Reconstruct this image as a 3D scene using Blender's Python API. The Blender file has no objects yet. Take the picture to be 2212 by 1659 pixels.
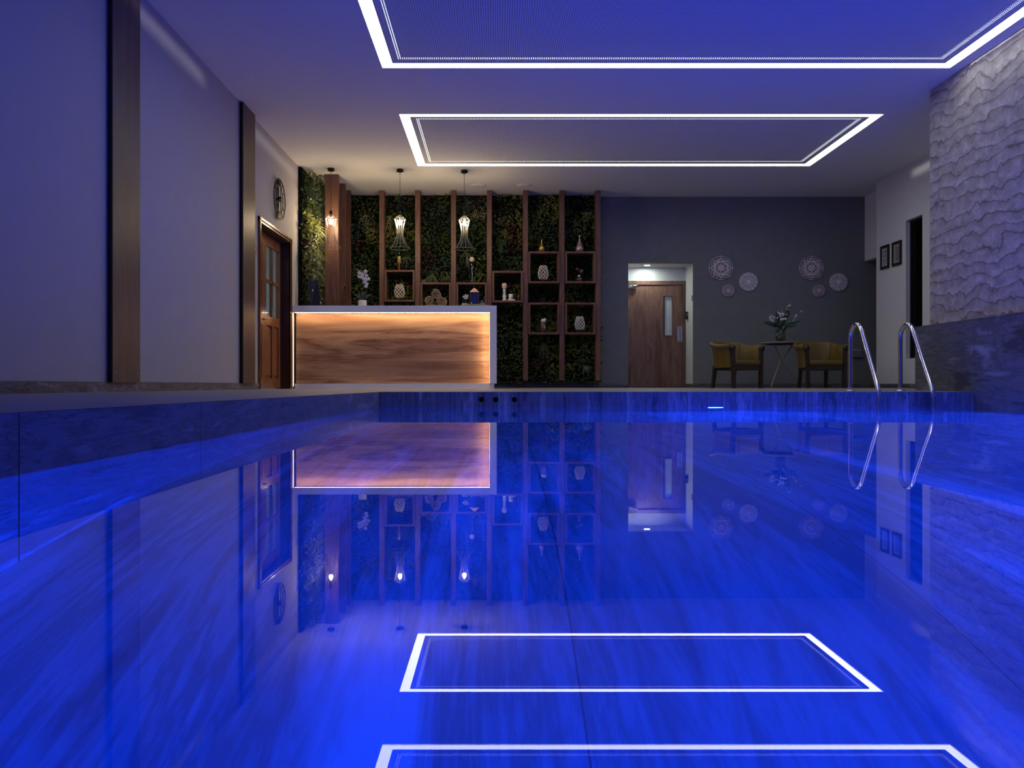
import bpy, math, random
from mathutils import Vector, Matrix, noise
random.seed(7)
PI = math.pi
sc = bpy.context.scene
COL = sc.collection
F = 1700.0          # focal length in px of the 2212 px frame
CX, CY, ZC = 1073.0, 832.0, 0.049

def S(d): return F / d
def X(px, d): return (px - CX) * d / F
def Z(py, d): return ZC + (CY - py) * d / F

# ------------------------------------------------------------------ materials
class NT:
    def __init__(s, name):
        m = bpy.data.materials.new(name); m.use_nodes = True
        s.m = m; s.t = m.node_tree; s.t.nodes.clear()
        s.out = s.t.nodes.new('ShaderNodeOutputMaterial')
    def n(s, typ, **kw):
        nd = s.t.nodes.new(typ)
        for k, v in kw.items():
            if k.startswith('i_'):
                key = k[2:]
                key = int(key) if key.isdigit() else key.replace('_', ' ')
                s.set(nd.inputs[key], v)
            else: setattr(nd, k, v)
        return nd
    def set(s, inp, v):
        if isinstance(v, bpy.types.NodeSocket): s.t.links.new(v, inp)
        elif isinstance(v, bpy.types.Node): s.t.links.new(v.outputs[0], inp)
        else:
            if isinstance(v, (tuple, list)) and len(v) == 3 and inp.type == 'RGBA': v = (*v, 1)
            inp.default_value = v
    def math(s, op, a, b=0.0, c=None):
        nd = s.t.nodes.new('ShaderNodeMath'); nd.operation = op
        s.set(nd.inputs[0], a); s.set(nd.inputs[1], b)
        if c is not None: s.set(nd.inputs[2], c)
        return nd.outputs[0]
    def pos(s, scale=(1, 1, 1), rot=(0, 0, 0)):
        g = s.n('ShaderNodeNewGeometry')
        mp = s.n('ShaderNodeMapping'); s.set(mp.inputs['Vector'], g.outputs['Position'])
        mp.inputs['Scale'].default_value = scale; mp.inputs['Rotation'].default_value = rot
        return mp.outputs[0]
    def obj(s, scale=(1, 1, 1)):
        g = s.n('ShaderNodeTexCoord')
        mp = s.n('ShaderNodeMapping'); s.set(mp.inputs['Vector'], g.outputs['Object'])
        mp.inputs['Scale'].default_value = scale
        return mp.outputs[0]
    def noise(s, vec, scale=1, detail=4, rough=.55, dist=0):
        nd = s.n('ShaderNodeTexNoise'); s.set(nd.inputs['Vector'], vec)
        nd.inputs['Scale'].default_value = scale; nd.inputs['Detail'].default_value = detail
        nd.inputs['Roughness'].default_value = rough; nd.inputs['Distortion'].default_value = dist
        return nd.outputs['Fac']
    def ramp(s, fac, stops):
        nd = s.n('ShaderNodeValToRGB'); s.set(nd.inputs[0], fac)
        cr = nd.color_ramp
        while len(cr.elements) < len(stops): cr.elements.new(.5)
        for e, (p, c) in zip(cr.elements, stops):
            e.position = p; e.color = (*c, 1) if len(c) == 3 else c
        return nd.outputs[0]
    def mix(s, fac, a, b, mode='MIX'):
        nd = s.n('ShaderNodeMix', data_type='RGBA', blend_type=mode)
        s.set(nd.inputs[0], fac); s.set(nd.inputs[6], a); s.set(nd.inputs[7], b)
        return nd.outputs[2]
    def bump(s, h, st=.2, dist=.01):
        nd = s.n('ShaderNodeBump'); s.set(nd.inputs['Height'], h)
        nd.inputs['Strength'].default_value = st; nd.inputs['Distance'].default_value = dist
        return nd.outputs[0]
    def bsdf(s, color, rough=.5, metal=0, spec=.5, normal=None, **kw):
        b = s.n('ShaderNodeBsdfPrincipled')
        s.set(b.inputs['Base Color'], color); s.set(b.inputs['Roughness'], rough)
        b.inputs['Metallic'].default_value = metal
        b.inputs['Specular IOR Level'].default_value = spec
        if normal is not None: s.set(b.inputs['Normal'], normal)
        for k, v in kw.items(): s.set(b.inputs[k.replace('_', ' ')], v)
        s.t.links.new(b.outputs[0], s.out.inputs[0])
        return s.m

def plain(name, c, rough=.5, metal=0, spec=.5, var=.06, bump=0, **kw):
    t = NT(name)
    f = t.noise(t.pos(), 9, 3)
    a = tuple(v * (1 - var) for v in c); b = tuple(min(1, v * (1 + var)) for v in c)
    col = t.ramp(f, [(.3, a), (.7, b)])
    nrm = t.bump(t.noise(t.pos(), 60, 3), bump, .003) if bump else None
    return t.bsdf(col, rough, metal, spec, nrm, **kw)

def emis(name, c, st):
    t = NT(name)
    e = t.n('ShaderNodeEmission'); t.set(e.inputs[0], c); e.inputs[1].default_value = st
    t.t.links.new(e.outputs[0], t.out.inputs[0]); return t.m

def wood(name, axis, dark, mid, light, scale=1.0, rough=.4, coat=0, streak=1.0, warpd=1.2):
    """walnut veneer, grain along axis 0/1/2"""
    t = NT(name)
    lo, hi = 1.1 * scale, 11 * scale
    sv = [hi, hi, hi]; sv[axis] = lo
    p = t.pos(tuple(sv))
    warp = t.noise(t.pos(tuple(.5 * v / 3 for v in sv)), 1, 2)
    sc2 = [2.6 * scale] * 3; sc2[axis] = (.35 if axis == 2 else .22) * scale
    big = t.noise(t.pos(tuple(sc2)), 1.6, 3, .55, warpd)
    fine = t.noise(p, 1.4, 8, .68, 1.0)
    vf = [150 * scale] * 3; vf[axis] = 3 * scale
    fib = t.noise(t.pos(tuple(vf)), 1, 2)
    w = t.math('MULTIPLY_ADD', big, 5.0 * streak, t.math('MULTIPLY', fine, 1.5))
    band = t.math('PINGPONG', w, 1.0)
    mixv = t.math('ADD', t.math('MULTIPLY', band, .55), t.math('MULTIPLY', fine, .5))
    col = t.ramp(mixv, [(.12, dark), (.32, mid), (.62, light), (.9, mid)])
    col = t.mix(t.math('MULTIPLY', fib, .45), col, dark)
    return t.bsdf(col, rough, 0, .4, t.bump(fib, .08, .002), Coat_Weight=coat)

def joints(t, axes, size, w=.004, offs=(0, 0, 0)):
    """1 on a joint line: axes = list of axis indices, size per axis"""
    g = t.n('ShaderNodeNewGeometry'); sp = t.n('ShaderNodeSeparateXYZ'); t.set(sp.inputs[0], g.outputs['Position'])
    m = None
    for a in axes:
        v = t.math('DIVIDE', t.math('SUBTRACT', sp.outputs[a], offs[a]), size[a])
        v = t.math('SUBTRACT', t.math('FRACT', t.math('ADD', v, 50.5)), .5)
        v = t.math('LESS_THAN', t.math('ABSOLUTE', v), w / size[a])
        m = v if m is None else t.math('MAXIMUM', m, v)
    return m

def marble(name, stretch, axes, size, offs=(0, 0, 0), rough=.35, lo=(.07, .075, .09), hi=(.30, .31, .34), jc=(.02, .02, .03), rot=(0, 0, 0), jw=.004, crack=.75, extra=(), con=1.35):
    t = NT(name)
    p = t.pos(stretch, rot)
    big = t.noise(p, 1.0, 5, .62, .9)
    fine = t.noise(t.pos(tuple(v * 4.5 for v in stretch), rot), 1.0, 7, .75, .6)
    v = t.math('ADD', t.math('MULTIPLY', big, .72), t.math('MULTIPLY', fine, .28))
    v = t.math('MULTIPLY_ADD', v, con, .5 - .5 * con)
    mid = tuple((a * .6 + b * .4) for a, b in zip(lo, hi))
    col = t.ramp(v, [(.36, lo), (.46, mid), (.52, tuple(x * .6 for x in mid)), (.57, mid), (.68, hi)])
    # thin dark cracks
    ck = t.math('ABSOLUTE', t.math('SUBTRACT', t.noise(t.pos(tuple(v * 1.3 for v in stretch), rot), 1.0, 5, .5, 1.5), .5))
    ck = t.math('LESS_THAN', ck, .006)
    col = t.mix(t.math('MULTIPLY', ck, crack), col, lo)
    j = joints(t, axes, size, jw, offs)
    col = t.mix(j, col, jc)
    for q in extra: col = t.mix(joints(t, axes, size, jw, (q, *offs[1:])), col, jc)
    return t.bsdf(col, rough, 0, .4, t.bump(fine, .12, .004))

M = {}
M['wall_light'] = plain('greige_paint', (.44, .41, .39), .75, spec=.2, var=.02)
M['wall_white'] = plain('white_paint', (.62, .63, .61), .8, spec=.2, var=.02)
M['wall_right'] = plain('pale_grey_paint', (.74, .73, .72), .8, spec=.2, var=.02)
M['wall_dark'] = plain('charcoal_paint', (.19, .20, .197), .75, spec=.25, var=.05)
M['ceiling'] = plain('ceiling_paint', (.74, .73, .71), .9, spec=.1, var=.01)
M['deck'] = marble('deck_tile', (.9, 14, 14), [0, 1], (1.2, .6, 9), rough=.5, lo=(.20, .195, .19), hi=(.42, .40, .385), jc=(.15, .15, .15), jw=.003)
M['skirt'] = marble('skirting_marble', (3, 3, 9), [0, 1], (1.28, 1.28, 9), rough=.4, lo=(.05, .05, .055), hi=(.24, .24, .25), rot=(0, .25, .25), jw=.002)
TS = 1.297
M['pool_left'] = marble('pool_tile_side', (2.5, 1.1, 6), [1], (9, TS, 9), (0, 8.59 - TS * 10, 0), rough=.3, lo=(.07, .08, .10), hi=(.34, .36, .42), rot=(.35, 0, 0), jw=.0035)
M['pool_far'] = marble('pool_tile_far', (5, 5, .7), [0], (2.4, 9, 9), (.2, 0, 0), rough=.3, lo=(.08, .09, .11), hi=(.40, .42, .48), jw=.001)
M['pool_right'] = marble('wall_tile_right', (1.3, .75, 3.4), [1], (9, TS, 9), (0, 8.59 - TS * 10, 0), rough=.35, lo=(.05, .055, .06), hi=(.27, .28, .29), rot=(-.22, 0, 0), jw=.002)
M['pool_floor'] = marble('pool_tile_floor', (2.1, .24, 1), [0, 1], (50, 99, 9), (.18, 50, 0), rough=.4, lo=(.14, .15, .18), hi=(.54, .56, .60), rot=(0, 0, .12), jw=.0022, crack=0, jc=(.08, .085, .11), extra=(1.04, 3.6), con=1.4)
M['board'] = wood('pilaster_walnut', 2, (.050, .026, .017), (.10, .052, .034), (.16, .09, .06), 1.0, .42, 0, .35)
M['post'] = wood('post_walnut', 2, (.07, .03, .018), (.17, .08, .048), (.26, .14, .085), 1.1, .45, 0, .5)
M['doorwood'] = wood('door_walnut', 2, (.055, .025, .015), (.17, .082, .05), (.30, .17, .11), .95, .4, .1, 1.0)
M['doorred'] = wood('door_teak', 2, (.10, .035, .012), (.20, .075, .03), (.30, .13, .055), 1.0, .28, .3, .4)
M['counter'] = wood('counter_walnut', 0, (.085, .030, .013), (.34, .18, .10), (.54, .33, .195), .85, .38, .1, 1.25, .55)
M['trimwood'] = plain('dark_stained_wood', (.035, .014, .008), .4, var=.2)
M['edge_dark'] = plain('dark_edge', (.008, .006, .005), .6)
M['white_solid'] = plain('white_solid_surface', (.88, .87, .89), .25, var=.01)
M['band'] = emis('led_band', (.97, 1.0, 1.0), 6.6)
M['band2'] = emis('led_behind_sheet', (.97, 1.0, 1.0), 2.6)
M['led_warm'] = emis('led_warm', (1.0, .71, .41), 95)
M['wall_glow'] = emis('wall_glow', (1.0, .80, .56), 2.2)  # glow standing in for LED light on the wall corner
M['bulb'] = emis('bulb_glow', (1.0, .76, .45), 400)
M['alcove_lamp'] = emis('alcove_lamp', (.90, 1.0, .94), 230)
M['back_lamp'] = emis('room_lamp', (.72, .88, 1.0), 13)
M['pool_lamp'] = emis('pool_lamp_blue', (.003, .048, 1.0), 4500)
M['black_metal'] = plain('black_metal', (.012, .012, .012), .4, .6)
M['wire'] = plain('dark_wire', (.20, .19, .17), .4, .3)
M['chrome'] = plain('polished_steel', (.80, .80, .82), .09, 1.0, var=.02)
M['steel'] = plain('brushed_steel', (.55, .56, .57), .3, 1.0)
M['black'] = plain('black_plastic', (.01, .01, .013), .35)
M['navy'] = plain('navy_plastic', (.010, .014, .026), .45)
M['hole'] = plain('black_hole', (.001, .001, .001), .9, spec=0)
M['yellow'] = plain('mustard_leather', (.15, .098, .012), .5, var=.08, bump=.1)
M['seam'] = plain('seam_thread', (.12, .08, .01), .7)
M['chairwood'] = plain('dark_walnut_frame', (.035, .020, .014), .4, var=.2)
M['tablemetal'] = plain('taupe_metal', (.32, .27, .24), .35, .3)
M['white_ceramic'] = plain('cream_ceramic', (.72, .68, .62), .4)
M['white_matte'] = plain('white_matte', (.78, .76, .72), .6)
M['lattice'] = plain('cream_lattice', (.80, .72, .60), .45)
M['rosette'] = plain('whitewashed_carving', (.58, .51, .53), .6, bump=.3)
M['rosette2'] = plain('silvery_carving', (.70, .67, .72), .5, bump=.3)
M['towel'] = plain('beige_towel', (.50, .33, .18), .95, spec=.1, var=.15, bump=.6)
M['bamboo'] = plain('olive_placemat', (.30, .27, .12), .7, bump=.3)
M['copper'] = plain('copper_roof', (.42, .20, .11), .4, .5)
M['lantern'] = plain('brown_lantern_frame', (.10, .05, .045), .5)
M['lantern_glass'] = plain('violet_glass', (.05, .05, .13), .08, spec=.8)
M['pebble'] = plain('grey_pebble', (.30, .31, .35), .5, var=.25)
M['pebble_dark'] = plain('dark_pebble', (.10, .11, .12), .4, var=.3)
M['gold'] = plain('gold_glaze', (.62, .42, .10), .22, .9)
M['rose'] = plain('rose_silver_glaze', (.50, .36, .32), .25, .6, var=.25)
M['silver'] = plain('silver_ball', (.65, .66, .70), .12, 1.0)
M['brownball'] = plain('brown_ball', (.16, .09, .06), .35, .3)
M['redwood'] = plain('reddish_wood', (.20, .05, .03), .4)
M['candle'] = plain('cream_candle', (.78, .62, .44), .5)
M['amber'] = plain('amber_glass', (.70, .48, .16), .12, .3)
M['petal'] = plain('white_petal', (.80, .76, .76), .6, spec=.2)
M['petal_y'] = plain('cream_petal', (.78, .74, .52), .6, spec=.2)
M['paper'] = plain('pale_paper', (.42, .43, .44), .7)
M['paper_warm'] = plain('parchment', (.40, .34, .29), .7)
M['ink'] = plain('ink', (.05, .05, .05), .7)
M['clockwood'] = plain('pale_clock_panel', (.42, .33, .22), .6)
M['speaker'] = plain('white_grille', (.60, .57, .54), .8)
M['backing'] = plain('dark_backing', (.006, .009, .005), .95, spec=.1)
M['soil'] = plain('brown_pebbles', (.10, .055, .035), .7, var=.4)
M['plug'] = plain('taupe_plate', (.22, .19, .20), .5)
def leafm(name, c):
    t = NT(name)
    f = t.noise(t.pos(), 14, 3)
    col = t.ramp(f, [(.3, tuple(v * .55 for v in c)), (.7, tuple(v * 1.35 for v in c))])
    return t.bsdf(col, .38, 0, .5)
M['leaf1'] = leafm('leaf_deep', (.020, .040, .010))
M['leaf2'] = leafm('leaf_mid', (.045, .075, .014))
M['leaf3'] = leafm('leaf_yellow', (.12, .14, .022))
M['leaf4'] = leafm('leaf_blue', (.04, .075, .045))
M['leaf5'] = leafm('leaf_pale', (.26, .25, .12))
M['leaf6'] = leafm('leaf_red', (.07, .03, .018))
M['leaf7'] = leafm('leaf_orchid', (.035, .075, .030))
def glass(name, c=(1, 1, 1), ior=1.45, rough=0.0):
    t = NT(name)
    g = t.n('ShaderNodeBsdfGlass'); t.set(g.inputs['Color'], c); g.inputs['IOR'].default_value = ior; g.inputs['Roughness'].default_value = rough
    t.t.links.new(g.outputs[0], t.out.inputs[0]); return t.m
def watermat():
    t = NT('still_water')
    f = t.n('ShaderNodeFresnel'); f.inputs[0].default_value = 1.333
    a = t.n('ShaderNodeBsdfRefraction'); t.set(a.inputs['Color'], (.50, .82, 1.0)); a.inputs['IOR'].default_value = 1.333; a.inputs['Roughness'].default_value = 0
    b = t.n('ShaderNodeBsdfGlossy'); t.set(b.inputs['Color'], (.97, .98, 1)); b.inputs['Roughness'].default_value = 0
    m = t.n('ShaderNodeMixShader'); t.set(m.inputs[0], f); t.set(m.inputs[1], a.outputs[0]); t.set(m.inputs[2], b.outputs[0])
    t.t.links.new(m.outputs[0], t.out.inputs[0]); return t.m
M['water'] = watermat()
def pane(name, tint=(.8, .85, .88), ior=1.5):
    t = NT(name)
    a = t.n('ShaderNodeBsdfTransparent'); t.set(a.inputs[0], tint)
    b = t.n('ShaderNodeBsdfGlossy'); b.inputs['Roughness'].default_value = .02
    f = t.n('ShaderNodeFresnel'); f.inputs[0].default_value = ior
    m = t.n('ShaderNodeMixShader'); g = t.n('ShaderNodeNewGeometry')
    t.set(m.inputs[0], t.math('MULTIPLY', f.outputs[0], t.math('SUBTRACT', 1.0, g.outputs['Backfacing']))); t.set(m.inputs[1], a.outputs[0]); t.set(m.inputs[2], b.outputs[0])
    t.t.links.new(m.outputs[0], t.out.inputs[0]); return t.m
M['pane'] = pane('window_pane')
M['pane_dark'] = pane('dark_window_pane', (.12, .13, .14), 1.2)
M['vase_glass'] = pane('vase_glass', (.86, .88, .85))
def perf():
    t = NT('perforated_sheet')
    tc = t.n('ShaderNodeTexCoord'); sp = t.n('ShaderNodeSeparateXYZ'); t.set(sp.inputs[0], tc.outputs['Object'])
    fx = t.math('FRACT', t.math('DIVIDE', sp.outputs[0], .0235)); fy = t.math('FRACT', t.math('DIVIDE', sp.outputs[1], .0235))
    m = t.math('MULTIPLY', t.math('LESS_THAN', fx, .38), t.math('LESS_THAN', fy, .42))
    a = t.n('ShaderNodeBsdfDiffuse'); t.set(a.inputs[0], (.80, .79, .78))
    b = t.n('ShaderNodeBsdfTransparent')
    mx = t.n('ShaderNodeMixShader'); t.set(mx.inputs[0], m); t.set(mx.inputs[1], a.outputs[0]); t.set(mx.inputs[2], b.outputs[0])
    t.t.links.new(mx.outputs[0], t.out.inputs[0]); return t.m
M['perf'] = perf()
M['cavity'] = plain('cavity_grey', (.03, .03, .03), .9, spec=0)
def stonepaper():
    t = NT('layered_stone')
    g = t.n('ShaderNodeNewGeometry'); sp = t.n('ShaderNodeSeparateXYZ'); t.set(sp.inputs[0], g.outputs['Position'])
    # repeats every 1.15 m in height and 1.0 m along the wall, like a printed panel
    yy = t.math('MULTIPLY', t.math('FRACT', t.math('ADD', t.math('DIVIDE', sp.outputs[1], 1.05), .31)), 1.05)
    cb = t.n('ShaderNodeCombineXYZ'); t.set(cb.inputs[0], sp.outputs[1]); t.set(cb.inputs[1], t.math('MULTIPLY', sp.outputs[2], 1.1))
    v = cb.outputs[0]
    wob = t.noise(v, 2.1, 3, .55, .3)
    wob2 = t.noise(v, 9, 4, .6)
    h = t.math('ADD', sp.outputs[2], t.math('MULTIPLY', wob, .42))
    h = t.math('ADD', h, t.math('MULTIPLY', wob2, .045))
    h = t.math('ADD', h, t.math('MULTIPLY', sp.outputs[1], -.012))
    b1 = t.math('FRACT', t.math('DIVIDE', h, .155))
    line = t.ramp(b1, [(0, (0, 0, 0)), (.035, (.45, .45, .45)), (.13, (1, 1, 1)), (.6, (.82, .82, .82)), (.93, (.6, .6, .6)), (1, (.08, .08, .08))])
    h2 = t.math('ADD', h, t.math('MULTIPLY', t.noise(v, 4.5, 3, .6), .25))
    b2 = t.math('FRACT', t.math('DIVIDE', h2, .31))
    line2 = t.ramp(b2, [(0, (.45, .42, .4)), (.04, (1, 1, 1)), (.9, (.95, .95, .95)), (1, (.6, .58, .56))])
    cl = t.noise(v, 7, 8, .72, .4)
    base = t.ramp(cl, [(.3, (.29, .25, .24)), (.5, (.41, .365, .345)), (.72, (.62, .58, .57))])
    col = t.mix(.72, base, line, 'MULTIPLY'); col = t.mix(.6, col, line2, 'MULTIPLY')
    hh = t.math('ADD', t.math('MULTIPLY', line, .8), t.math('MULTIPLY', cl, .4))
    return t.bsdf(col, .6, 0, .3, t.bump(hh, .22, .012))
M['stone'] = stonepaper()

# ------------------------------------------------------------------ mesh building
class MB:
    def __init__(s): s.v = []; s.f = []; s.mi = []; s.cur = 0; s.sm = []; s.smooth = False
    def add(s, vs, fs):
        o = len(s.v); s.v += [tuple(v) for v in vs]
        for f in fs: s.f.append([i + o for i in f]); s.mi.append(s.cur); s.sm.append(s.smooth)
        return s
    def box(s, x0, x1, y0, y1, z0, z1):
        vs = [(x, y, z) for z in (z0, z1) for y in (y0, y1) for x in (x0, x1)]
        fs = [(0, 2, 3, 1), (4, 5, 7, 6), (0, 1, 5, 4), (2, 6, 7, 3), (0, 4, 6, 2), (1, 3, 7, 5)]
        sm, s.smooth = s.smooth, False; s.add(vs, fs); s.smooth = sm; return s
    def bbox(s, x0, x1, y0, y1, z0, z1, r=.005, n=2):
        """rounded box"""
        import itertools
        bm_v = []; 
        cx, cy, cz = (x0 + x1) / 2, (y0 + y1) / 2, (z0 + z1) / 2
        hx, hy, hz = (x1 - x0) / 2 - r, (y1 - y0) / 2 - r, (z1 - z0) / 2 - r
        # sphere-cube
        k = n
        grid = {}
        vs = []; fs = []
        pts = [-1 + i / k for i in range(k + 1)] + [1 - (k - i) / k for i in range(k + 1)]
        pts = [(-1, -1 + i / k) for i in range(k + 1)] + [(1, i / k) for i in range(k + 1)]
        def P(a, b, c):
            # a,b,c are (side, t)
            d = Vector((a[1], b[1], c[1]))
            m = max(abs(d.x), abs(d.y), abs(d.z))
            if d.length > 1e-9: d = d.normalized()
            return (cx + a[0] * hx + d.x * r, cy + b[0] * hy + d.y * r, cz + c[0] * hz + d.z * r)
        N = len(pts)
        def face(fn):
            o = len(vs)
            for i in range(N):
                for j in range(N): vs.append(fn(pts[i], pts[j]))
            for i in range(N - 1):
                for j in range(N - 1):
                    fs.append((o + i * N + j, o + (i + 1) * N + j, o + (i + 1) * N + j + 1, o + i * N + j + 1))
        m1, p1 = (-1, -1), (1, 1)
        face(lambda a, b: P(a, b, p1)); face(lambda a, b: P(b, a, m1))
        face(lambda a, b: P(p1, a, b)); face(lambda a, b: P(m1, b, a))
        face(lambda a, b: P(b, p1, a)); face(lambda a, b: P(a, m1, b))
        s.add(vs, fs); return s
    def quad(s, a, b, c, d): return s.add([a, b, c, d], [(0, 1, 2, 3)])
    def lathe(s, prof, c=(0, 0, 0), n=24, cap=True):
        """profile of (r, z)"""
        vs = []; fs = []
        for r, z in prof:
            for k in range(n):
                a = 2 * PI * k / n
                vs.append((c[0] + r * math.cos(a), c[1] + r * math.sin(a), c[2] + z))
        for i in range(len(prof) - 1):
            for k in range(n):
                k2 = (k + 1) % n
                fs.append((i * n + k, i * n + k2, (i + 1) * n + k2, (i + 1) * n + k))
        if cap:
            fs.append(tuple(reversed(range(n)))); fs.append(tuple((len(prof) - 1) * n + k for k in range(n)))
        return s.add(vs, fs)
    def sphere(s, c, r, n=16, sz=None):
        sz = sz or (r, r, r); m = n // 2
        vs = [(c[0], c[1], c[2] - sz[2])]; fs = []
        for i in range(1, m):
            t = -PI / 2 + PI * i / m
            for k in range(n):
                a = 2 * PI * k / n
                vs.append((c[0] + sz[0] * math.cos(t) * math.cos(a), c[1] + sz[1] * math.cos(t) * math.sin(a), c[2] + sz[2] * math.sin(t)))
        vs.append((c[0], c[1], c[2] + sz[2]))
        for k in range(n): fs.append((0, 1 + (k + 1) % n, 1 + k))
        for i in range(m - 2):
            for k in range(n):
                a = 1 + i * n; k2 = (k + 1) % n
                fs.append((a + k, a + k2, a + n + k2, a + n + k))
        l = len(vs) - 1; a = 1 + (m - 2) * n
        for k in range(n): fs.append((l, a + k, a + (k + 1) % n))
        return s.add(vs, fs)
    def tube(s, path, r, n=8, closed=False, cap=True):
        P = [Vector(p) for p in path]; vs = []; fs = []; N = len(P)
        up = None
        for i, p in enumerate(P):
            if closed: t = P[(i + 1) % N] - P[i - 1]
            else: t = P[min(i + 1, N - 1)] - P[max(i - 1, 0)]
            t.normalize()
            if up is None:
                up = Vector((0, 0, 1)) if abs(t.z) < .9 else Vector((1, 0, 0))
            u = (up - t * up.dot(t))
            if u.length < 1e-6: u = Vector((0, 1, 0)) - t * t.y
            u.normalize(); w = t.cross(u); up = u
            rr = r[i] if isinstance(r, (list, tuple)) else r
            for k in range(n):
                a = 2 * PI * k / n
                vs.append(p + u * (rr * math.cos(a)) + w * (rr * math.sin(a)))
        for i in range(N if closed else N - 1):
            j = (i + 1) % N
            for k in range(n):
                k2 = (k + 1) % n
                fs.append((i * n + k, i * n + k2, j * n + k2, j * n + k))
        if cap and not closed:
            fs.append(tuple(reversed(range(n)))); fs.append(tuple((N - 1) * n + k for k in range(n)))
        return s.add(vs, fs)
    def disc(s, c, r, ax, n=24, th=.004):
        """flat disc, axis 'x','y' or 'z', with thickness centred on c"""
        path = {'x': [(c[0] - th / 2, c[1], c[2]), (c[0] + th / 2, c[1], c[2])], 'y': [(c[0], c[1] - th / 2, c[2]), (c[0], c[1] + th / 2, c[2])], 'z': [(c[0], c[1], c[2] - th / 2), (c[0], c[1], c[2] + th / 2)]}[ax]
        return s.tube(path, r, n)
    def prism(s, poly, y0, y1):
        """(x,z) outline extruded from y0 to y1"""
        n = len(poly); vs = [(x, y0, z) for x, z in poly] + [(x, y1, z) for x, z in poly]
        fs = [tuple(range(n)), tuple(reversed(range(n, 2 * n)))] + [(i, i + n, (i + 1) % n + n, (i + 1) % n) for i in range(n)]
        return s.add(vs, fs)
    def build(s, name, mats, parent=None, world=True, mods=()):
        if not isinstance(mats, (list, tuple)): mats = [mats]
        off = Vector((0, 0, 0))
        if parent is not None and world:
            p = parent
            while p is not None: off += p.location; p = p.parent
        me = bpy.data.meshes.new(name)
        me.from_pydata([(v[0] - off.x, v[1] - off.y, v[2] - off.z) for v in s.v], [], s.f)
        for m in mats: me.materials.append(M[m] if isinstance(m, str) else m)
        me.polygons.foreach_set('material_index', s.mi)
        me.polygons.foreach_set('use_smooth', s.sm)
        me.update()
        o = bpy.data.objects.new(name, me); COL.objects.link(o)
        if parent is not None: o.parent = parent
        return o
def SM():
    m = MB(); m.smooth = True; return m
def tag(o, label=None, cat=None, group=None, kind=None):
    if label: o['label'] = label
    if cat: o['category'] = cat
    if group: o['group'] = group
    if kind: o['kind'] = kind
    return o
def empty(name, loc, label, cat, group=None, rz=0):
    o = bpy.data.objects.new(name, None); COL.objects.link(o)
    o.location = loc; o.rotation_euler = (0, 0, rz); o.empty_display_size = .1
    return tag(o, label, cat, group)
def kids(o): return [c for c in bpy.data.objects if c.parent is o]
def copy_tree(o, parent=None):
    c = o.copy(); COL.objects.link(c)
    if parent is not None: c.parent = parent
    for ch in kids(o): copy_tree(ch, c)
    return c
def struct(o): o['kind'] = 'structure'; return o
def text(body, size, loc, rot, mat, parent, name='lettering'):
    cu = bpy.data.curves.new(name, 'FONT'); cu.body = body; cu.size = size; cu.extrude = .0008
    cu.align_x = 'CENTER'; cu.align_y = 'CENTER'; cu.materials.append(M[mat])
    tmp = bpy.data.objects.new(name, cu); COL.objects.link(tmp)
    me = bpy.data.meshes.new_from_object(tmp); bpy.data.objects.remove(tmp); bpy.data.curves.remove(cu)
    if not me.materials: me.materials.append(M[mat])
    o = bpy.data.objects.new(name, me); COL.objects.link(o)
    off = Vector((0, 0, 0)); p = parent
    while p is not None: off += p.location; p = p.parent
    o.location = Vector(loc) - off; o.rotation_euler = rot; o.parent = parent
    return o

# ------------------------------------------------------------------ the room
XL, XP, XR = -3.30, -1.278, 5.21          # left wall, left and right pool walls
DP, DW = 8.59, 15.18                      # far pool edge, back wall
ZW, ZT = -0.191, 3.683                    # water level, ceiling
YN = -4.0
ZE = -0.024                               # deck at the pool edge
def zf(x, y):
    zl = ZE + .015 * min(1, max(0, (XP - x) / (XP - XL)))
    t = max(0, (y - DP) / (DW - DP)); k = 1 + .9 * min(1, max(0, (x - .3) / 1.5))
    return max(zl, ZE + .024 * min(1, t * k))
m = MB()
xs = [XL - .02, -2.8, -2.3, -1.8, XP, -.6, 0, .3, .8, 1.3, 1.8, 3, 4, XR, 6, 7, 9]
ys = [YN, 0, 3, 6, DP, 9.2, 10, 10.9, 11.7, 12.3, 13, 14, DW, 15.85]
for i in range(len(xs) - 1):
    for j in range(len(ys) - 1):
        if xs[i] >= XP and ys[j] < DP: continue
        a, b, c, d = xs[i], xs[i + 1], ys[j], ys[j + 1]
        m.quad((a, c, zf(a, c)), (b, c, zf(b, c)), (b, d, zf(b, d)), (a, d, zf(a, d)))
struct(m.build('floor', 'deck'))
# pool shell
m = MB(); m.box(XL, XP, YN, DP, -1.45, ZE - .001); struct(m.build('wall_pool_left', 'pool_left'))
m = MB(); m.box(XP, XR, DP, DP + 1.0, -1.45, ZE - .001); struct(m.build('wall_pool_far', 'pool_far'))
m = MB(); m.box(XP, XR, YN, DP, -1.6, -1.3); struct(m.build('floor_pool', 'pool_floor'))
m = MB(); m.box(XP, XR, -2.9, -2.7, -1.3, ZE); struct(m.build('wall_pool_near', 'pool_far'))
m = MB(); m.box(XR, XR + .4, YN, 9.80, -1.45, .76); struct(m.build('wall_pool_right', 'pool_right'))
# thin light bead along the coping edge
w = MB(); w.quad((XP, -2.7, ZW), (XR, -2.7, ZW), (XR, DP, ZW), (XP, DP, ZW))
tag(w.build('pool_water', 'water'), 'still mirror-like blue water filling the pool', 'water', kind='stuff')

# left wall with the door opening
DY0, DY1, DZ = 10.95, 12.50, 2.31
m = MB()
m.box(XL - .14, XL, YN, DY0, -.1, ZT); m.box(XL - .14, XL, DY0, DY1, DZ, ZT); m.box(XL - .14, XL, DY1, DW, -.1, ZT)
struct(m.build('wall_left', 'wall_light'))
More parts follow.
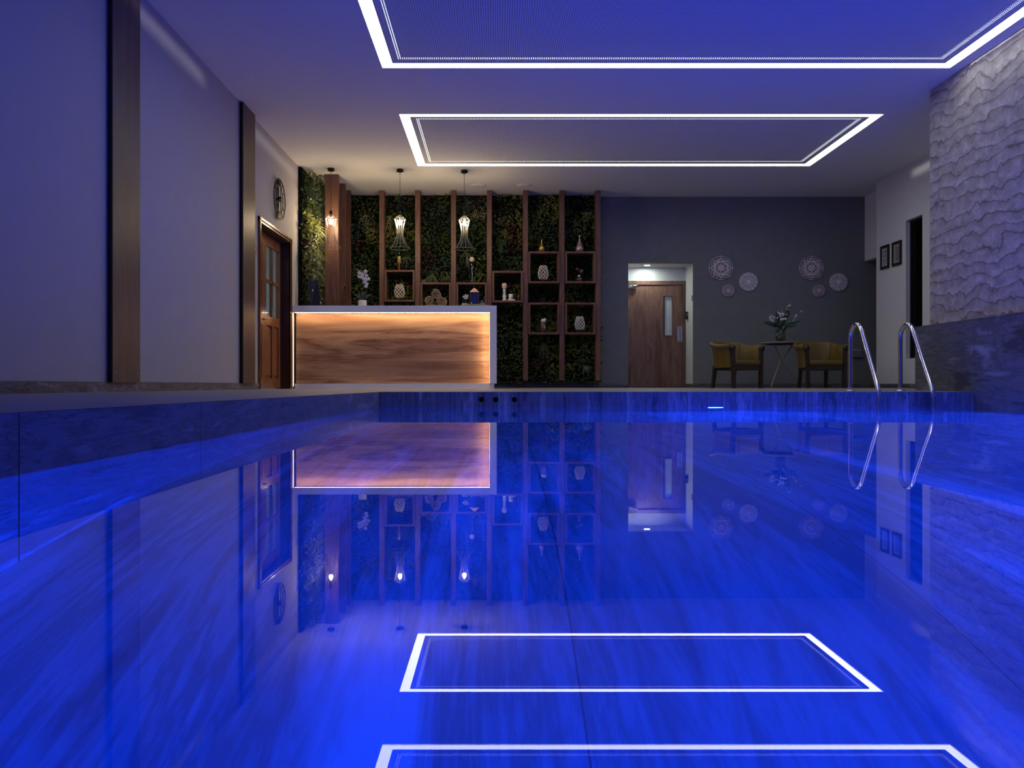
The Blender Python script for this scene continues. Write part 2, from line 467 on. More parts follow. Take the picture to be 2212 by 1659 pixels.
# back wall with the alcove opening
AX0, AX1, AZ, AD = 2.536, 3.786, 2.415, 15.81
m = MB()
m.box(XL - .14, AX0, DW, DW + .14, -.1, ZT); m.box(AX0, AX1, DW, DW + .14, AZ, ZT); m.box(AX1, 9.1, DW, DW + .14, -.1, ZT)
struct(m.build('wall_back', 'wall_dark'))
m = MB()
m.box(AX0 - .1, AX0, DW + .14, AD, 0, AZ); m.box(AX1, AX1 + .1, DW + .14, AD, 0, AZ); m.box(AX0 - .1, AX1 + .1, AD, AD + .1, 0, AZ + .02)
m.box(AX0 - .1, AX1 + .1, DW + .14, AD + .1, AZ, AZ + .1)
m.quad((AX1 - .001, DW + .012, 0), (AX1 - .001, DW + .14, 0), (AX1 - .001, DW + .14, AZ), (AX1 - .001, DW + .012, AZ))
struct(m.build('wall_alcove', 'wall_white'))
# pale wall on the right, with its tall window
WX = 6.83; WY0, WY1, WZ0, WZ1 = 12.63, 13.14, .49, 2.79
m = MB()
m.box(WX, WX + .2, 9.7, WY0, -.05, ZT); m.box(WX, WX + .2, WY1, 14.16, -.05, ZT)
m.box(WX, WX + .2, WY0, WY1, -.05, WZ0); m.box(WX, WX + .2, WY0, WY1, WZ1, ZT)
struct(m.build('wall_right', 'wall_right'))
m = MB(); m.box(WX + .2, 7.098, 14.15, 14.3, -.05, ZT); m.box(7.098, 7.25, 14.3, DW, 2.44, ZT); m.box(7.098, 9.0, 14.15, 14.3, -.05, ZT)
struct(m.build('wall_bulkhead', 'wall_right'))
m = MB(); m.box(9.0, 9.1, 14.2, DW, -.05, ZT); struct(m.build('wall_passage', 'wall_dark'))
m = MB(); m.box(WX + .08, WX + .1, WY0, WY1, WZ0, WZ1)
wn = struct(m.build('window_1', 'pane_dark'))
m = MB()
for a, b, c, d in ((WY0, WY0 + .03, WZ0, WZ1), (WY1 - .03, WY1, WZ0, WZ1), (WY0, WY1, WZ0, WZ0 + .03), (WY0, WY1, WZ1 - .03, WZ1)):
    m.box(WX + .07, WX + .12, a, b, c, d)
m.build('window_frame', 'edge_dark', wn)
m = MB(); m.box(WX + .6, WX + .7, WY0 - .6, WY1 + .6, 0, 3.2); struct(m.build('wall_behind_window', 'wall_dark'))
# textured stone wall above the tiled ledge
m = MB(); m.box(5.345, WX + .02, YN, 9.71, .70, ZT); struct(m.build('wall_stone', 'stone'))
m = MB(); m.box(XR + .4, WX + .1, 9.6, 9.80, -.05, .76); struct(m.build('wall_stone_base', 'pool_right'))
m = MB(); m.box(XR - .004, 5.348, YN, 9.803, .76, .775); struct(m.build('trim_ledge', 'pool_right'))
m = MB(); m.box(XL - .14, 9.1, YN - .1, YN, -1.5, ZT); struct(m.build('wall_near', 'wall_light'))
# ceiling around the two light panels
PANELS = [(-1.30, 5.20, 6.5, 9.02), (-1.313, 5.19, 10.56, 13.06)]
m = MB()
PX0, PX1 = -1.31, 5.195
m.box(XL - .14, PX0, YN, DW + .14, ZT, ZT + .12); m.box(PX1, 9.1, YN, DW + .14, ZT, ZT + .12)
for a, b in ((YN, 6.5), (9.02, 10.56), (13.06, DW + .14)): m.box(PX0, PX1, a, b, ZT, ZT + .12)
struct(m.build('ceiling', 'ceiling'))
# skirtings
def skirt(name, b): 
    m = MB()
    for q in b: m.box(*q)
    struct(m.build(name, 'skirt'))
skirt('baseboard_left', [(XL, XL + .018, YN, DY0 - .08, -.03, .078)])
skirt('baseboard_back', [(-.05, AX0, DW - .018, DW, -.03, .078), (AX1, 9, DW - .018, DW, -.01, .078)])
skirt('baseboard_alcove', [(AX1 - .014, AX1, DW + .02, AD, 0, .075)])
skirt('baseboard_right', [(WX - .018, WX, 9.8, 14.16, -.03, .072), (WX, 7.1, 14.16 + .14, 14.318, -.01, .072)])

# corridor behind the teak door
m = MB()
m.box(-5.3, -5.2, 9.4, 13.6, -.05, 2.7); m.box(-5.3, XL - .15, 13.6, 13.7, -.05, 2.7); m.box(-5.3, XL - .15, 9.3, 9.4, -.05, 2.7)
m.box(-5.3, XL - .15, 9.3, 13.7, 2.7, 2.8)
struct(m.build('wall_corridor', 'wall_white'))
m = MB(); m.box(-5.3, XL, 9.3, 13.7, -.06, -.012); struct(m.build('floor_corridor', 'deck'))
r = empty('ceiling_lamp', (-4.4, 11.6, 2.68), 'lamp behind the glazed teak double door', 'lamp')
m = MB(); m.box(-4.6, -4.2, 11.0, 12.2, 2.67, 2.69); m.build('diffuser', 'back_lamp', r)

# ------------------------------------------------------------------ ceiling light panels
BW = .135
def light_panel(i, x0, x1, y0, y1, label):
    z = ZT
    r = empty('ceiling_light_panel', (x0, y0, z), label, 'ceiling light', 'ceiling light panels')
    m = MB(); e = z + .014
    for a, b, c, d in ((x0, x1, y0, y0 + BW), (x0, x1, y1 - BW, y1), (x0, x0 + BW, y0 + BW, y1 - BW), (x1 - BW, x1, y0 + BW, y1 - BW)):
        m.quad((a, c, e), (a, d, e), (b, d, e), (b, c, e))
    m.build('light_band', 'band', r)
    q = BW; m = MB()
    m.quad((x0 + q, y0 + q, z), (x0 + q, y1 - q, z), (x1 - q, y1 - q, z), (x1 - q, y0 + q, z))
    m.build('perforated_sheet', 'perf', r)
    m = MB(); q0, q1, e = BW + .065, BW + .115, z + .016
    for a, b, c, d in ((x0 + q0, x1 - q0, y0 + q0, y0 + q1), (x0 + q0, x1 - q0, y1 - q1, y1 - q0), (x0 + q0, x0 + q1, y0 + q1, y1 - q1), (x1 - q1, x1 - q0, y0 + q1, y1 - q1)):
        m.quad((a, c, e), (a, d, e), (b, d, e), (b, c, e))
    m.build('inner_light_strip', 'band2', r)
    m = MB()
    m.box(x0, x1, y0, y1, z + .10, z + .12)
    t_ = .002
    m.box(x0 + BW - t_, x0 + BW, y0 + BW, y1 - BW, z, z + .10); m.box(x1 - BW, x1 - BW + t_, y0 + BW, y1 - BW, z, z + .10)
    m.box(x0 + BW, x1 - BW, y0 + BW - t_, y0 + BW, z, z + .10); m.box(x0 + BW, x1 - BW, y1 - BW, y1 - BW + t_, z, z + .10)
    m.build('housing', 'cavity', r)
light_panel(0, PX0, PX1, 6.5, 9.02, 'large rectangular white-edged ceiling light nearest the camera, cropped by the frame')
light_panel(1, PX0, PX1, 10.56, 13.06, 'rectangular white-edged ceiling light farther back, near the pendant lamps')

def lip_light(loc, dirv, length):
    dirv = Vector(dirv).normalized(); L = bpy.data.lights.new('led_profile', 'AREA'); L.shape = 'RECTANGLE'
    L.size = length; L.size_y = .008; L.energy = .15 * length; L.spread = math.radians(11); L.color = (1, 1, 1)
    o = bpy.data.objects.new('led_profile', L); COL.objects.link(o)
    z = -dirv; x = Vector((0, 1, 0)); y = z.cross(x)
    mt = Matrix((x, y, z)).transposed().to_4x4(); mt.translation = loc; o.matrix_world = mt
for y0, y1 in ((6.5, 9.02), (10.56, 13.06)):
    for sx, xx in ((-1, PX0 + BW - .004), (1, PX1 - BW + .004)):
        lip_light((xx, (y0 + y1) / 2, ZT + .009), (sx, 0, -.07), y1 - y0 - .3)

# two round speaker grilles in the ceiling
for px, lab in ((1034, 'round flush ceiling grille just right of the third pendant lamp'), (1133, 'round flush ceiling grille farther right, above the tall wooden posts')):
    d = 14.33
    r = empty('ceiling_grille', (X(px, d), d, ZT), lab, 'ceiling grille', 'round ceiling grilles')
    m = SM(); m.lathe([(.138, 0), (.138, -.006), (.128, -.010)], (X(px, d), d, ZT), 32); m.build('rim', 'white_matte', r)
    m = MB(); m.disc((X(px, d), d, ZT - .007), .124, 'z', 32, .004); m.build('grille', 'speaker', r)

# ------------------------------------------------------------------ left wall: pilasters, door, clock, plate
def pilaster(px0, px1, lab):
    d0 = F * -XL / (CX - px0); d1 = F * -XL / (CX - px1)
    xo = XL + .03
    r = empty('wall_pilaster', (XL, d0, .07), lab, 'wall panel', 'walnut wall panels')
    m = MB(); m.box(xo, xo + .022, d0, d1, .072, ZT - .003); m.build('face_panel', 'board', r)
    m = MB(); m.box(XL, xo, d0 + .03, d1 - .03, .072, ZT - .003); m.build('batten', 'edge_dark', r)
    m = MB(); m.box(xo, xo + .0215, d0 - .012, d0, .072, ZT - .003); m.build('edge_strip', 'edge_dark', r)
    for y in (d0 + .04, d1 - .04): SM().sphere((xo + .022, y, .16), .007, 8).build('screw', 'steel', r)
pilaster(231, 290.5, 'tall wide walnut panel on the left wall, nearest the camera')
pilaster(517, 543, 'tall walnut panel on the left wall just before the glazed door')

def chk_box(m, x, y0, y1, z0, z1, w, d):  # frame of bars round a rectangle in the plane x
    m.box(x - d, x, y0, y1, z0, z0 + w); m.box(x - d, x, y0, y1, z1 - w, z1)
    m.box(x - d, x, y0, y0 + w, z0 + w, z1 - w); m.box(x - d, x, y1 - w, y1, z0 + w, z1 - w)
dr = bpy.data.objects.new('door_1', None); COL.objects.link(dr); dr.location = (XL, DY0, zf(XL, DY0)); struct(dr)
tag(dr, 'glazed reddish teak double door in the left wall', 'door')
m = MB()
for dx, ww in ((.020, .080), (.034, .050), (.026, .022)):
    o = .08 - ww if ww < .08 else 0
    m.box(XL, XL + dx, DY0 - .08 + (0 if ww > .06 else .012 if ww > .03 else .058), DY0 - .08 + (.08 if ww > .06 else .04 if ww > .03 else .08), 0, DZ + (.08 if ww > .06 else .068 if ww > .03 else .022))
    m.box(XL, XL + dx, DY1 + (0 if ww > .06 else .04 if ww > .03 else 0), DY1 + (.08 if ww > .06 else .068 if ww > .03 else .022), -.01, DZ + (.08 if ww > .06 else .068 if ww > .03 else .022))
    z0 = DZ + (0 if ww > .06 else .04 if ww > .03 else 0); z1 = DZ + (.08 if ww > .06 else .068 if ww > .03 else .022)
    m.box(XL, XL + dx, DY0 - .08, DY1 + .08, z0, z1)
m.build('architrave', 'doorred', dr)
m = MB(); m.box(XL - .2, XL + .002, DY1 - .012, DY1, -.01, DZ); m.box(XL - .2, XL + .002, DY0, DY0 + .012, -.01, DZ); m.box(XL - .2, XL + .002, DY0, DY1, DZ - .012, DZ)
m.build('door_lining', 'trimwood', dr)
XLf = XL - .13
def leaf(y0, y1, lab=None):
    m = MB(); x = XLf; dd = .045; z0, z1 = 0, 2.295
    st = .105; rz = [(0, .15), (.95, 1.085), (1.585, 1.635), (2.14, z1)]
    ym = (y0 + y1) / 2
    m.box(x - dd, x, y0, y0 + st, z0, z1); m.box(x - dd, x, y1 - st, y1, z0, z1)
    for a, b in rz: m.box(x - dd, x, y0 + st, y1 - st, a, b)
    m.box(x - dd, x, ym - .025, ym + .025, .15, .95); m.box(x - dd, x, ym - .02, ym + .02, 1.085, 2.14)
    lf = m.build('door_leaf', 'doorred', dr)
    g = MB(); g.box(x - .026, x - .022, y0 + st, y1 - st, 1.085, 2.14); g.build('glass', 'pane', lf)
    for a, b in ((y0 + st, ym - .025), (ym + .025, y1 - st)):
        p = MB(); p.box(x - .040, x - .028, a, b, .15, .95)
        p.bbox(x - .032, x - .014, a + .035, b - .035, .19, .91, .006, 1)
        p.build('raised_panel', 'doorred', lf)
    return lf
YS = 11.61
leaf(YS + .002, DY1 - .014); l2 = leaf(YS - .87, YS - .002)
m = SM(); m.tube([(XLf, YS - .05, 1.02), (XLf + .05, YS - .05, 1.02), (XLf + .05, YS - .17, 1.02)], .010, 8); m.build('handle', 'steel', l2)

# clock
ys_, zs_ = F * -XL / (CX - 597.6), None
d = ys_; cz = Z(430, d); cy = d; R = .302; xo = XL + .045
r = empty('wall_clock', (XL, cy, cz), 'round open-frame metal clock with pale centre panel above the glazed door', 'clock')
m = SM()
for rr, t in ((R, .008), (R * .62, .006)):
    m.tube([(xo, cy + rr * math.cos(a), cz + rr * math.sin(a)) for a in [2 * PI * k / 48 for k in range(48)]], t, 6, closed=True)
for k in range(12):
    a = PI / 6 * k + .001
    if k % 3 == 0 and k % 6 != 0 or k % 3:
        m.tube([(xo, cy + rr * math.cos(a), cz + rr * math.sin(a)) for rr in (R * .62, R)], .006, 6)
m.build('ring_frame', 'black_metal', r)
m = MB(); m.box(xo - .012, xo - .002, cy - .055, cy + .055, cz - R, cz + R)
dial = m.build('dial_panel', 'clockwood', r)
m = MB()
for s_ in (-1, 1):
    m.box(xo - .014, xo + .004, cy + s_ * .058 - .006, cy + s_ * .058 + .006, cz - R * .98, cz + R * .98)
m.build('panel_edging', 'black_metal', dial)
text('12', .13, (xo + .002, cy, cz + R * .78), (PI / 2, 0, PI / 2), 'black', dial, 'numeral')
text('6', .13, (xo + .002, cy, cz - R * .80), (PI / 2, 0, PI / 2), 'black', dial, 'numeral')
m = SM(); m.disc((xo + .012, cy, cz), .038, 'x', 20, .03); m.build('hub', 'black_metal', r)
m = MB(); m.prism([(0, 0)] * 0 or [(-.01, -.02), (.01, -.02), (.006, .15), (-.006, .15)], -.002, .002)
def hand(L, w, ang):
    h = MB()
    ca, sa = math.cos(ang), math.sin(ang)
    pts = [(-.03, -w), (-.03, w), (L, w * .5), (L, -w * .5)]
    vs = [(xo + .022 + dx, cy + a * ca - b * sa, cz + a * sa + b * ca) for dx in (0, .003) for a, b in pts]
    h.add(vs, [(0, 1, 2, 3), (7, 6, 5, 4)] + [(i, i + 4, (i + 1) % 4 + 4, (i + 1) % 4) for i in range(4)])
    h.build('hand', 'black_metal', r)
hand(.15, .016, math.radians(-35)); hand(.13, .014, math.radians(200))
m = SM(); m.tube([(XL, cy, cz), (xo, cy, cz)], .02, 8); m.build('bracket', 'black_metal', r)

d0, d1 = F * -XL / (CX - 543.5), F * -XL / (CX - 553.5)
r = empty('switch_plate', (XL, d0, Z(534, d0)), 'small taupe plate on the left wall between walnut panel and door', 'switch')
m = MB(); m.bbox(XL, XL + .012, d0, d1, Z(544, d0), Z(523.5, d0), .004, 1); m.build('plate', 'plug', r)
m = MB(); m.box(XL + .012, XL + .016, (d0 + d1) / 2 - .012, (d0 + d1) / 2 + .02, Z(534, d0) - .008, Z(534, d0) + .01); m.build('indicator', 'white_matte', r)

# ------------------------------------------------------------------ reception counter
CD = F / 134.0; CS = 134.0
cx0, cx1 = XL + .012, 0.0
cz0, cz1 = zf(-1, CD) - .004, Z(660, CD)
ft = .112; zp = Z(828.5, CD)
r = empty('reception_counter', ((cx0 + cx1) / 2, CD, zf(-1, CD)), 'white reception counter with backlit horizontal walnut front', 'counter')
m = MB()
m.box(cx0, cx1, CD, CD + .62, cz1 - ft, cz1)
m.box(cx1 - ft, cx1, CD, CD + .62, zp, cz1 - ft - .0005)
m.build('frame', 'white_solid', r)
m = MB(); m.box(cx0 + .03, cx1 - ft + .001, CD + .10, CD + .14, zp, cz1 - ft); m.build('front_panel', 'counter', r)
m = MB(); m.box(cx0 + .03, cx1 - .04, CD + .02, CD + .55, cz0, zp - .001); m.build('plinth', 'white_solid', r)
m = MB(); m.box(cx0 + .03, cx1 - ft, CD + .14, CD + .60, zp, zp + .02); m.build('cabinet_body', 'edge_dark', r)
ls = MB(); ls.quad((cx0 + .03, CD + .012, cz1 - ft - .002), (cx0 + .03, CD + .026, cz1 - ft - .002), (cx1 - ft - .002, CD + .026, cz1 - ft - .002), (cx1 - ft - .002, CD + .012, cz1 - ft - .002))
ls.quad((cx1 - ft - .002, CD + .012, zp + .02), (cx1 - ft - .002, CD + .026, zp + .02), (cx1 - ft - .002, CD + .026, cz1 - ft - .004), (cx1 - ft - .002, CD + .012, cz1 - ft - .004))
ls.build('led_strip', 'led_warm', r)
ls = MB(); ls.box(cx0 + .003, cx0 + .014, CD + .004, CD + .010, .03, cz1 - .002); ls.build('wall_glow_strip', 'wall_glow', r)  # glowing strip added to draw the lit wall corner beside the counter

# ------------------------------------------------------------------ pool edge fittings
for px, lab in ((1040, 'leftmost of three round black inlets in the far pool wall'), (1071, 'middle of three round black inlets in the far pool wall'), (1111, 'rightmost of three round black inlets in the far pool wall')):
    x, z = X(px, DP), Z(863, DP)
    r = empty('pool_inlet', (x, DP, z), lab, 'pool inlet', 'pool wall inlets')
    m = SM(); m.disc((x, DP - .001, z), .026, 'y', 24, .004); m.build('opening', 'hole', r)
    m = SM(); m.tube([(x + .026 * math.cos(a), DP - .003, z + .026 * math.sin(a)) for a in [2 * PI * k / 24 for k in range(24)]], .0025, 6, closed=True); m.build('rim', 'edge_dark', r)

def pool_lamp(x, y, z, nx, ny, lab):
    r = empty('pool_lamp', (x, y, z), lab, 'pool light', 'underwater lamps')
    R_ = .095
    def ring(off, rad):
        out = []
        for k in range(20):
            a = 2 * PI * k / 20
            out.append((x + nx * off - ny * rad * math.cos(a), y + ny * off + nx * rad * math.cos(a), z + rad * math.sin(a)))
        return out
    m = SM(); m.tube(ring(.012, R_), .012, 6, closed=True); m.build('rim', 'steel', r)
    m = MB(); vs = ring(.016, R_ * .9)
    m.add(vs, [tuple(range(20))]); m.build('lens', 'pool_lamp', r)
pool_lamp(X(1545, DP), DP, ZW - .14, 0, -1, 'round blue underwater lamp in the far pool wall, right of centre')
for y, t_ in ((7.0, 'far'), (4.2, 'middle'), (1.4, 'near')):
    pool_lamp(XR, y, -.62, -1, 0, 'blue underwater lamp in the right pool wall beyond the frame, %s one' % t_)
for x, t_ in ((-.2, 'left'), (1.9, 'middle'), (4.0, 'right')):
    pool_lamp(x, -2.7, -.62, 0, 1, 'blue underwater lamp in the pool wall behind the camera, %s one' % t_)

# ladder
def bez(pts, n=8):
    P = [Vector(p) for p in pts]; out = []
    P = [2 * P[0] - P[1]] + P + [2 * P[-1] - P[-2]]
    for i in range(1, len(P) - 2):
        for k in range(n):
            t = k / n; a, b, c, e = P[i - 1], P[i], P[i + 1], P[i + 2]
            out.append(.5 * ((2 * b) + (-a + c) * t + (2 * a - 5 * b + 4 * c - e) * t * t + (-a + 3 * b - 3 * c + e) * t ** 3))
    out.append(P[-2]); return out
r = empty('pool_ladder', (4.43, 9.21, zf(4.43, 9.21)), 'polished steel pool ladder with two arched handrails at the far right edge', 'pool ladder')
for x in (4.14, 4.725):
    zb = zf(x, 9.21)
    pts = [(x, 9.21, zb), (x, 9.21, .3), (x, 9.21, .60), (x, 9.175, .69), (x, 9.10, .742), (x, 9.01, .735), (x, 8.935, .67), (x, 8.88, .575), (x, 8.70, .27), (x, 8.555, .035), (x, 8.515, -.05), (x, 8.505, -.14), (x, 8.505, -.4), (x, 8.505, -1.0)]
    m = SM(); m.tube(bez(pts, 8), .0245, 16); rail = m.build('handrail', 'chrome', r)
    m = SM(); m.lathe([(.058, 0), (.058, .006), (.045, .014), (.027, .018)], (x, 9.21, zb), 24); m.build('flange', 'chrome', rail)
for z in (-.4, -.65, -.9):
    m = MB(); m.bbox(4.165, 4.70, 8.46, 8.54, z - .015, z + .015, .006, 1); m.build('step', 'steel', r)

# ------------------------------------------------------------------ green wall
def leaf_quad(m, p, dirv, nrm, L, Wd, fold=.25):
    dirv = dirv.normalized(); side = dirv.cross(nrm).normalized(); up = side.cross(dirv)
    a = p; b = p + dirv * (L * .45) + side * (Wd / 2) + up * (Wd * fold); c = p + dirv * L - up * (L * .15); e = p + dirv * (L * .45) - side * (Wd / 2) + up * (Wd * fold)
    mid = p + dirv * (L * .5)
    m.add([a, b, c, e, mid], [(0, 1, 4), (1, 2, 4), (2, 3, 4), (3, 0, 4)])
def tuft(m, p, nrm, n, L, w=.012, droop=.6):
    for _ in range(n):
        a = random.uniform(0, 2 * PI); t1 = Vector((0, 0, 1)).cross(nrm).normalized(); t2 = nrm.cross(t1)
        dv = (nrm * random.uniform(.35, .9) + t1 * math.cos(a) + t2 * math.sin(a)).normalized()
        l = L * random.uniform(.6, 1.1); side = dv.cross(nrm)
        if side.length < .01: continue
        side.normalize(); pts = []
        for k in range(4):
            t = k / 3; q = p + dv * (l * t) - Vector((0, 0, 1)) * (droop * l * t * t)
            ww = w * (1 - t) ** .6 * (0.6 if k == 0 else 1)
            pts += [q + side * ww / 2, q - side * ww / 2]
        m.add(pts, [(0, 1, 3, 2), (2, 3, 5, 4), (4, 5, 7, 6)])
def foliage(m, n, pos, nrm, seed, lmin=.035, lmax=.075, yel=0.0):
    rnd = random.Random(seed)
    for _ in range(n):
        p = pos(rnd)
        k = noise.noise(Vector((p.x * 1.7, p.y * 1.7, p.z * 1.7)) + Vector((seed, 0, 0)))
        k2 = noise.noise(Vector((p.x * 3.1, p.y * 3.1, p.z * 3.1)) + Vector((0, seed, 9)))
        bulge = noise.noise(Vector((p.x * 2.3, p.y * 2.3, p.z * 2.3 + seed)))
        p = p + nrm * (bulge * .05)
        m.cur = 2 if k + yel > .22 else 3 if k < -.28 else (1 if k2 > 0 else 0)
        if k2 < -.42: m.cur = 5
        t1 = Vector((0, 0, 1)).cross(nrm).normalized()
        dv = nrm * rnd.uniform(.2, .8) + t1 * rnd.uniform(-1, 1) + Vector((0, 0, rnd.uniform(-1.1, .5)))
        L = rnd.uniform(lmin, lmax) * (1.35 if k > .15 else 1)
        leaf_quad(m, p, dv, nrm, L, L * rnd.uniform(.35, .62))
LM = ['leaf1', 'leaf2', 'leaf3', 'leaf4', 'leaf5', 'leaf6', 'leaf7']
# back part
gx1 = 1.97
r = empty('green_wall', (-.6, DW - .1, .05), 'dense green plant wall covering the back wall behind the wooden posts', 'green wall')
m = MB(); m.box(XL + .02, gx1 - .03, DW - .12, DW - .002, .12, ZT - .01); m.build('backing_board', 'backing', r)
N = Vector((0, -1, 0))
def pb(rn):
    return Vector((rn.uniform(XL + .15, gx1), DW - .13 - rn.uniform(0, .13), rn.uniform(.10, ZT - .03)))
m = MB(); foliage(m, 15500, pb, N, 3); m.build('foliage', LM, r)
def back_tuft(px, py, n, L, mat, w=.012, droop=.6, nm='grass_tuft', dd=14.86):
    m = MB(); m.cur = LM.index(mat); tuft(m, Vector((X(px, dd), dd, Z(py, dd))), N, n, L, w, droop); m.build(nm, LM, r)
back_tuft(935, 592, 34, .26, 'leaf2', .014, .55)
back_tuft(842, 470, 14, .20, 'leaf5', .012, 1.0)
back_tuft(913, 606, 14, .16, 'leaf5', .012, .6)
back_tuft(1007, 545, 30, .22, 'leaf2', .012, .9)
back_tuft(1088, 525, 14, .20, 'leaf4', .022, .6)
back_tuft(1266, 462, 14, .20, 'leaf5', .008, .5)
back_tuft(975, 440, 20, .2, 'leaf2', .01, .4)
back_tuft(1174, 742, 26, .18, 'leaf4', .010, 1.2)
back_tuft(1190, 800, 24, .16, 'leaf2', .010, .5)
back_tuft(880, 555, 22, .2, 'leaf2', .012, .6)
back_tuft(1262, 790, 8, .18, 'leaf4', .03, .4)
back_tuft(1010, 440, 16, .2, 'leaf4', .012, .5)
def sprig(px, py, sx, sy, n, mat='leaf5', dd=14.86, parent=None, s=.028, nm='pale_sprig'):
    m = MB(); m.cur = LM.index(mat)
    c = Vector((X(px, dd), dd, Z(py, dd)))
    for _ in range(n):
        q = c + Vector((random.gauss(0, sx), random.uniform(-.06, .03), random.gauss(0, sy)))
        dv = Vector((random.uniform(-1, 1), random.uniform(-.8, -.1), random.uniform(-.6, 1)))
        leaf_quad(m, q, dv, N, s * random.uniform(.7, 1.3), s * .55)
    return m.build(nm, LM, parent or r)
sprig(790, 475, .07, .10, 110); sprig(797, 500, .05, .07, 60)
sprig(775, 590, .09, .06, 90); sprig(1035, 465, .10, .05, 110); sprig(1080, 478, .09, .06, 80, s=.022)
sprig(1200, 470, .06, .06, 70, s=.022); sprig(1240, 500, .06, .06, 45, s=.022); sprig(965, 600, .06, .05, 60)
sprig(1205, 560, .05, .05, 30, 'leaf2')
# white dots of small lamps/flowers
m = SM()
for px, py in ((1074, 431), (1079, 500), (1046, 515), (795, 573), (967, 544), (1236, 575), (1046, 627)):
    m.sphere((X(px, 14.9), 14.9, Z(py, 14.9)), .007, 6)
m.build('small_white_bud', 'petal', r)
# left part
r2 = empty('green_wall', (XL, 14, .05), 'bright yellow-green plant wall in the left corner beside the wooden posts', 'green wall')
m = MB(); m.box(XL + .002, XL + .06, 13.08, DW - .14, .05, ZT - .01); m.build('backing_board', 'backing', r2)
NL = Vector((1, 0, 0))
def pl(rn):
    return Vector((XL + .03 + rn.uniform(0, .23), rn.uniform(13.07, DW - .2), rn.uniform(.05, ZT - .06)))
m = MB(); foliage(m, 8200, pl, Vector((.8, -.6, 0)).normalized(), 11, .04, .085, .1); m.build('foliage', LM, r2)
for (y, z, n, L, mt) in ((13.25, 3.1, 30, .22, 'leaf2'), (13.3, 2.75, 50, .30, 'leaf3'), (13.35, 2.45, 50, .30, 'leaf3'), (13.3, 2.05, 40, .28, 'leaf3'), (13.45, 2.3, 34, .28, 'leaf5'), (13.2, 1.75, 34, .24, 'leaf3'), (13.3, 3.35, 26, .22, 'leaf4'), (13.3, 1.5, 30, .24, 'leaf3'), (13.6, 2.9, 30, .28, 'leaf6'), (13.25, 2.6, 40, .26, 'leaf3')):
    m = MB(); m.cur = LM.index(mt); tuft(m, Vector((XL + .18, y, z)), Vector((.75, -.66, 0)).normalized(), n, L, .013, .5); m.build('grass_tuft', LM, r2)

# ------------------------------------------------------------------ wooden posts and cubby boxes
PF, PB = 14.655, 14.88
posts = [(818.5, 830.5, 'first from the left of the back row of slim walnut posts'), (896.5, 907.5, 'second slim walnut post of the back row'), (974.5, 984.5, 'third slim walnut post of the back row'),
         (1052, 1062, 'slim walnut post behind the right end of the counter'), (1130, 1140.5, 'slim walnut post right of the counter, left of the twin box columns'), (1209.3, 1219, 'slim walnut post between the two columns of stacked boxes'), (1287, 1297.5, 'rightmost slim walnut post at the edge of the plant wall')]
def post(x0, x1, y0, y1, z0, lab, grp):
    r = empty('wooden_post', ((x0 + x1) / 2, y0, zf((x0 + x1) / 2, y0)), lab, 'wooden post', grp)
    m = MB(); m.bbox(x0, x1, y0, y1, z0, ZT - .002, .003, 1); m.build('post_body', 'post', r)
    m = MB(); xm = (x0 + x1) / 2 + .005; ym = y0 + .05; m.box(xm - .008, xm + .008, ym, ym + .016, zf(xm, ym), z0); m.build('foot_pin', 'edge_dark', r)
for a, b, lab in posts:
    w_ = .092
    xa = X(a, PF) if (a + b) / 2 > CX else X(b, PF) - w_ - .004
    x0 = X((a + b) / 2, PF) - w_ / 2
    post(x0, x0 + w_, PF, PB, Z(822, PF), lab, 'slim posts along the back')
for d, px, lab in ((13.55, 731, 'broad walnut post behind the left pendant lamp, nearest of three in the corner'), (14.17, 746, 'middle walnut post of the three in the left corner'), (14.66, 753, 'farthest walnut post of the three in the left corner')):
    post(-2.955, -2.728, d, d + .10, .13, lab, 'broad corner posts')
def cubby(x0, x1, y0, y1, z0, z1, lab, side=False):
    r = empty('cubby_box', ((x0 + x1) / 2, y0, z0), lab, 'box shelf', 'open walnut boxes')
    t = .035
    if not side:
        for nm, q in (('top_board', (x0, x1, y0, y1, z1 - t, z1)), ('bottom_board', (x0, x1, y0, y1, z0, z0 + t)), ('side_board', (x0, x0 + t, y0, y1, z0 + t, z1 - t)), ('side_board', (x1 - t, x1, y0, y1, z0 + t, z1 - t))):
            m = MB(); m.box(*q); m.build(nm, 'post', r)
    else:
        for nm, q in (('top_board', (x0, x1, y0, y1, z1 - t, z1)), ('bottom_board', (x0, x1, y0, y1, z0, z0 + t)), ('side_board', (x0, x1, y0, y0 + t, z0 + t, z1 - t)), ('side_board', (x0, x1, y1 - t, y1, z0 + t, z1 - t))):
            m = MB(); m.box(*q); m.build(nm, 'post', r)
    return r
BF = 14.62; BB = 14.90
def cub(a, b, t, bt, lab):
    return cubby(X(a, BF), X(b, BF), BF, BB, Z(bt, BF), Z(t, BF), lab)
cub(830.5, 895.5, 583, 651.5, 'walnut box holding a cream lattice vase, left of the rolled towels')
cub(908, 974, 610, 678, 'walnut box behind the rolled towels, cut off by the counter')
cub(985.5, 1051.5, 610, 678, 'walnut box behind the copper-roofed lantern, cut off by the counter')
cub(1063.5, 1129.5, 585, 653, 'walnut box holding a white candlestick, right above the counter end')
cub(1141.5, 1208.5, 543, 611.5, 'walnut box under the gold bottle, in the upper row')
cub(1221, 1286.5, 543, 611.5, 'walnut box under the rose bottle, in the upper row')
cub(1141.5, 1208.5, 653.5, 722, 'walnut box in the lower row, left, holding a small figurine')
cub(1221, 1286.5, 653.5, 722, 'walnut box in the lower row, right, holding a white lattice vase')
cubby(-3.08, -2.70, 13.88, 14.155, 1.22, 1.84, 'walnut box seen from its side between the corner posts', True)

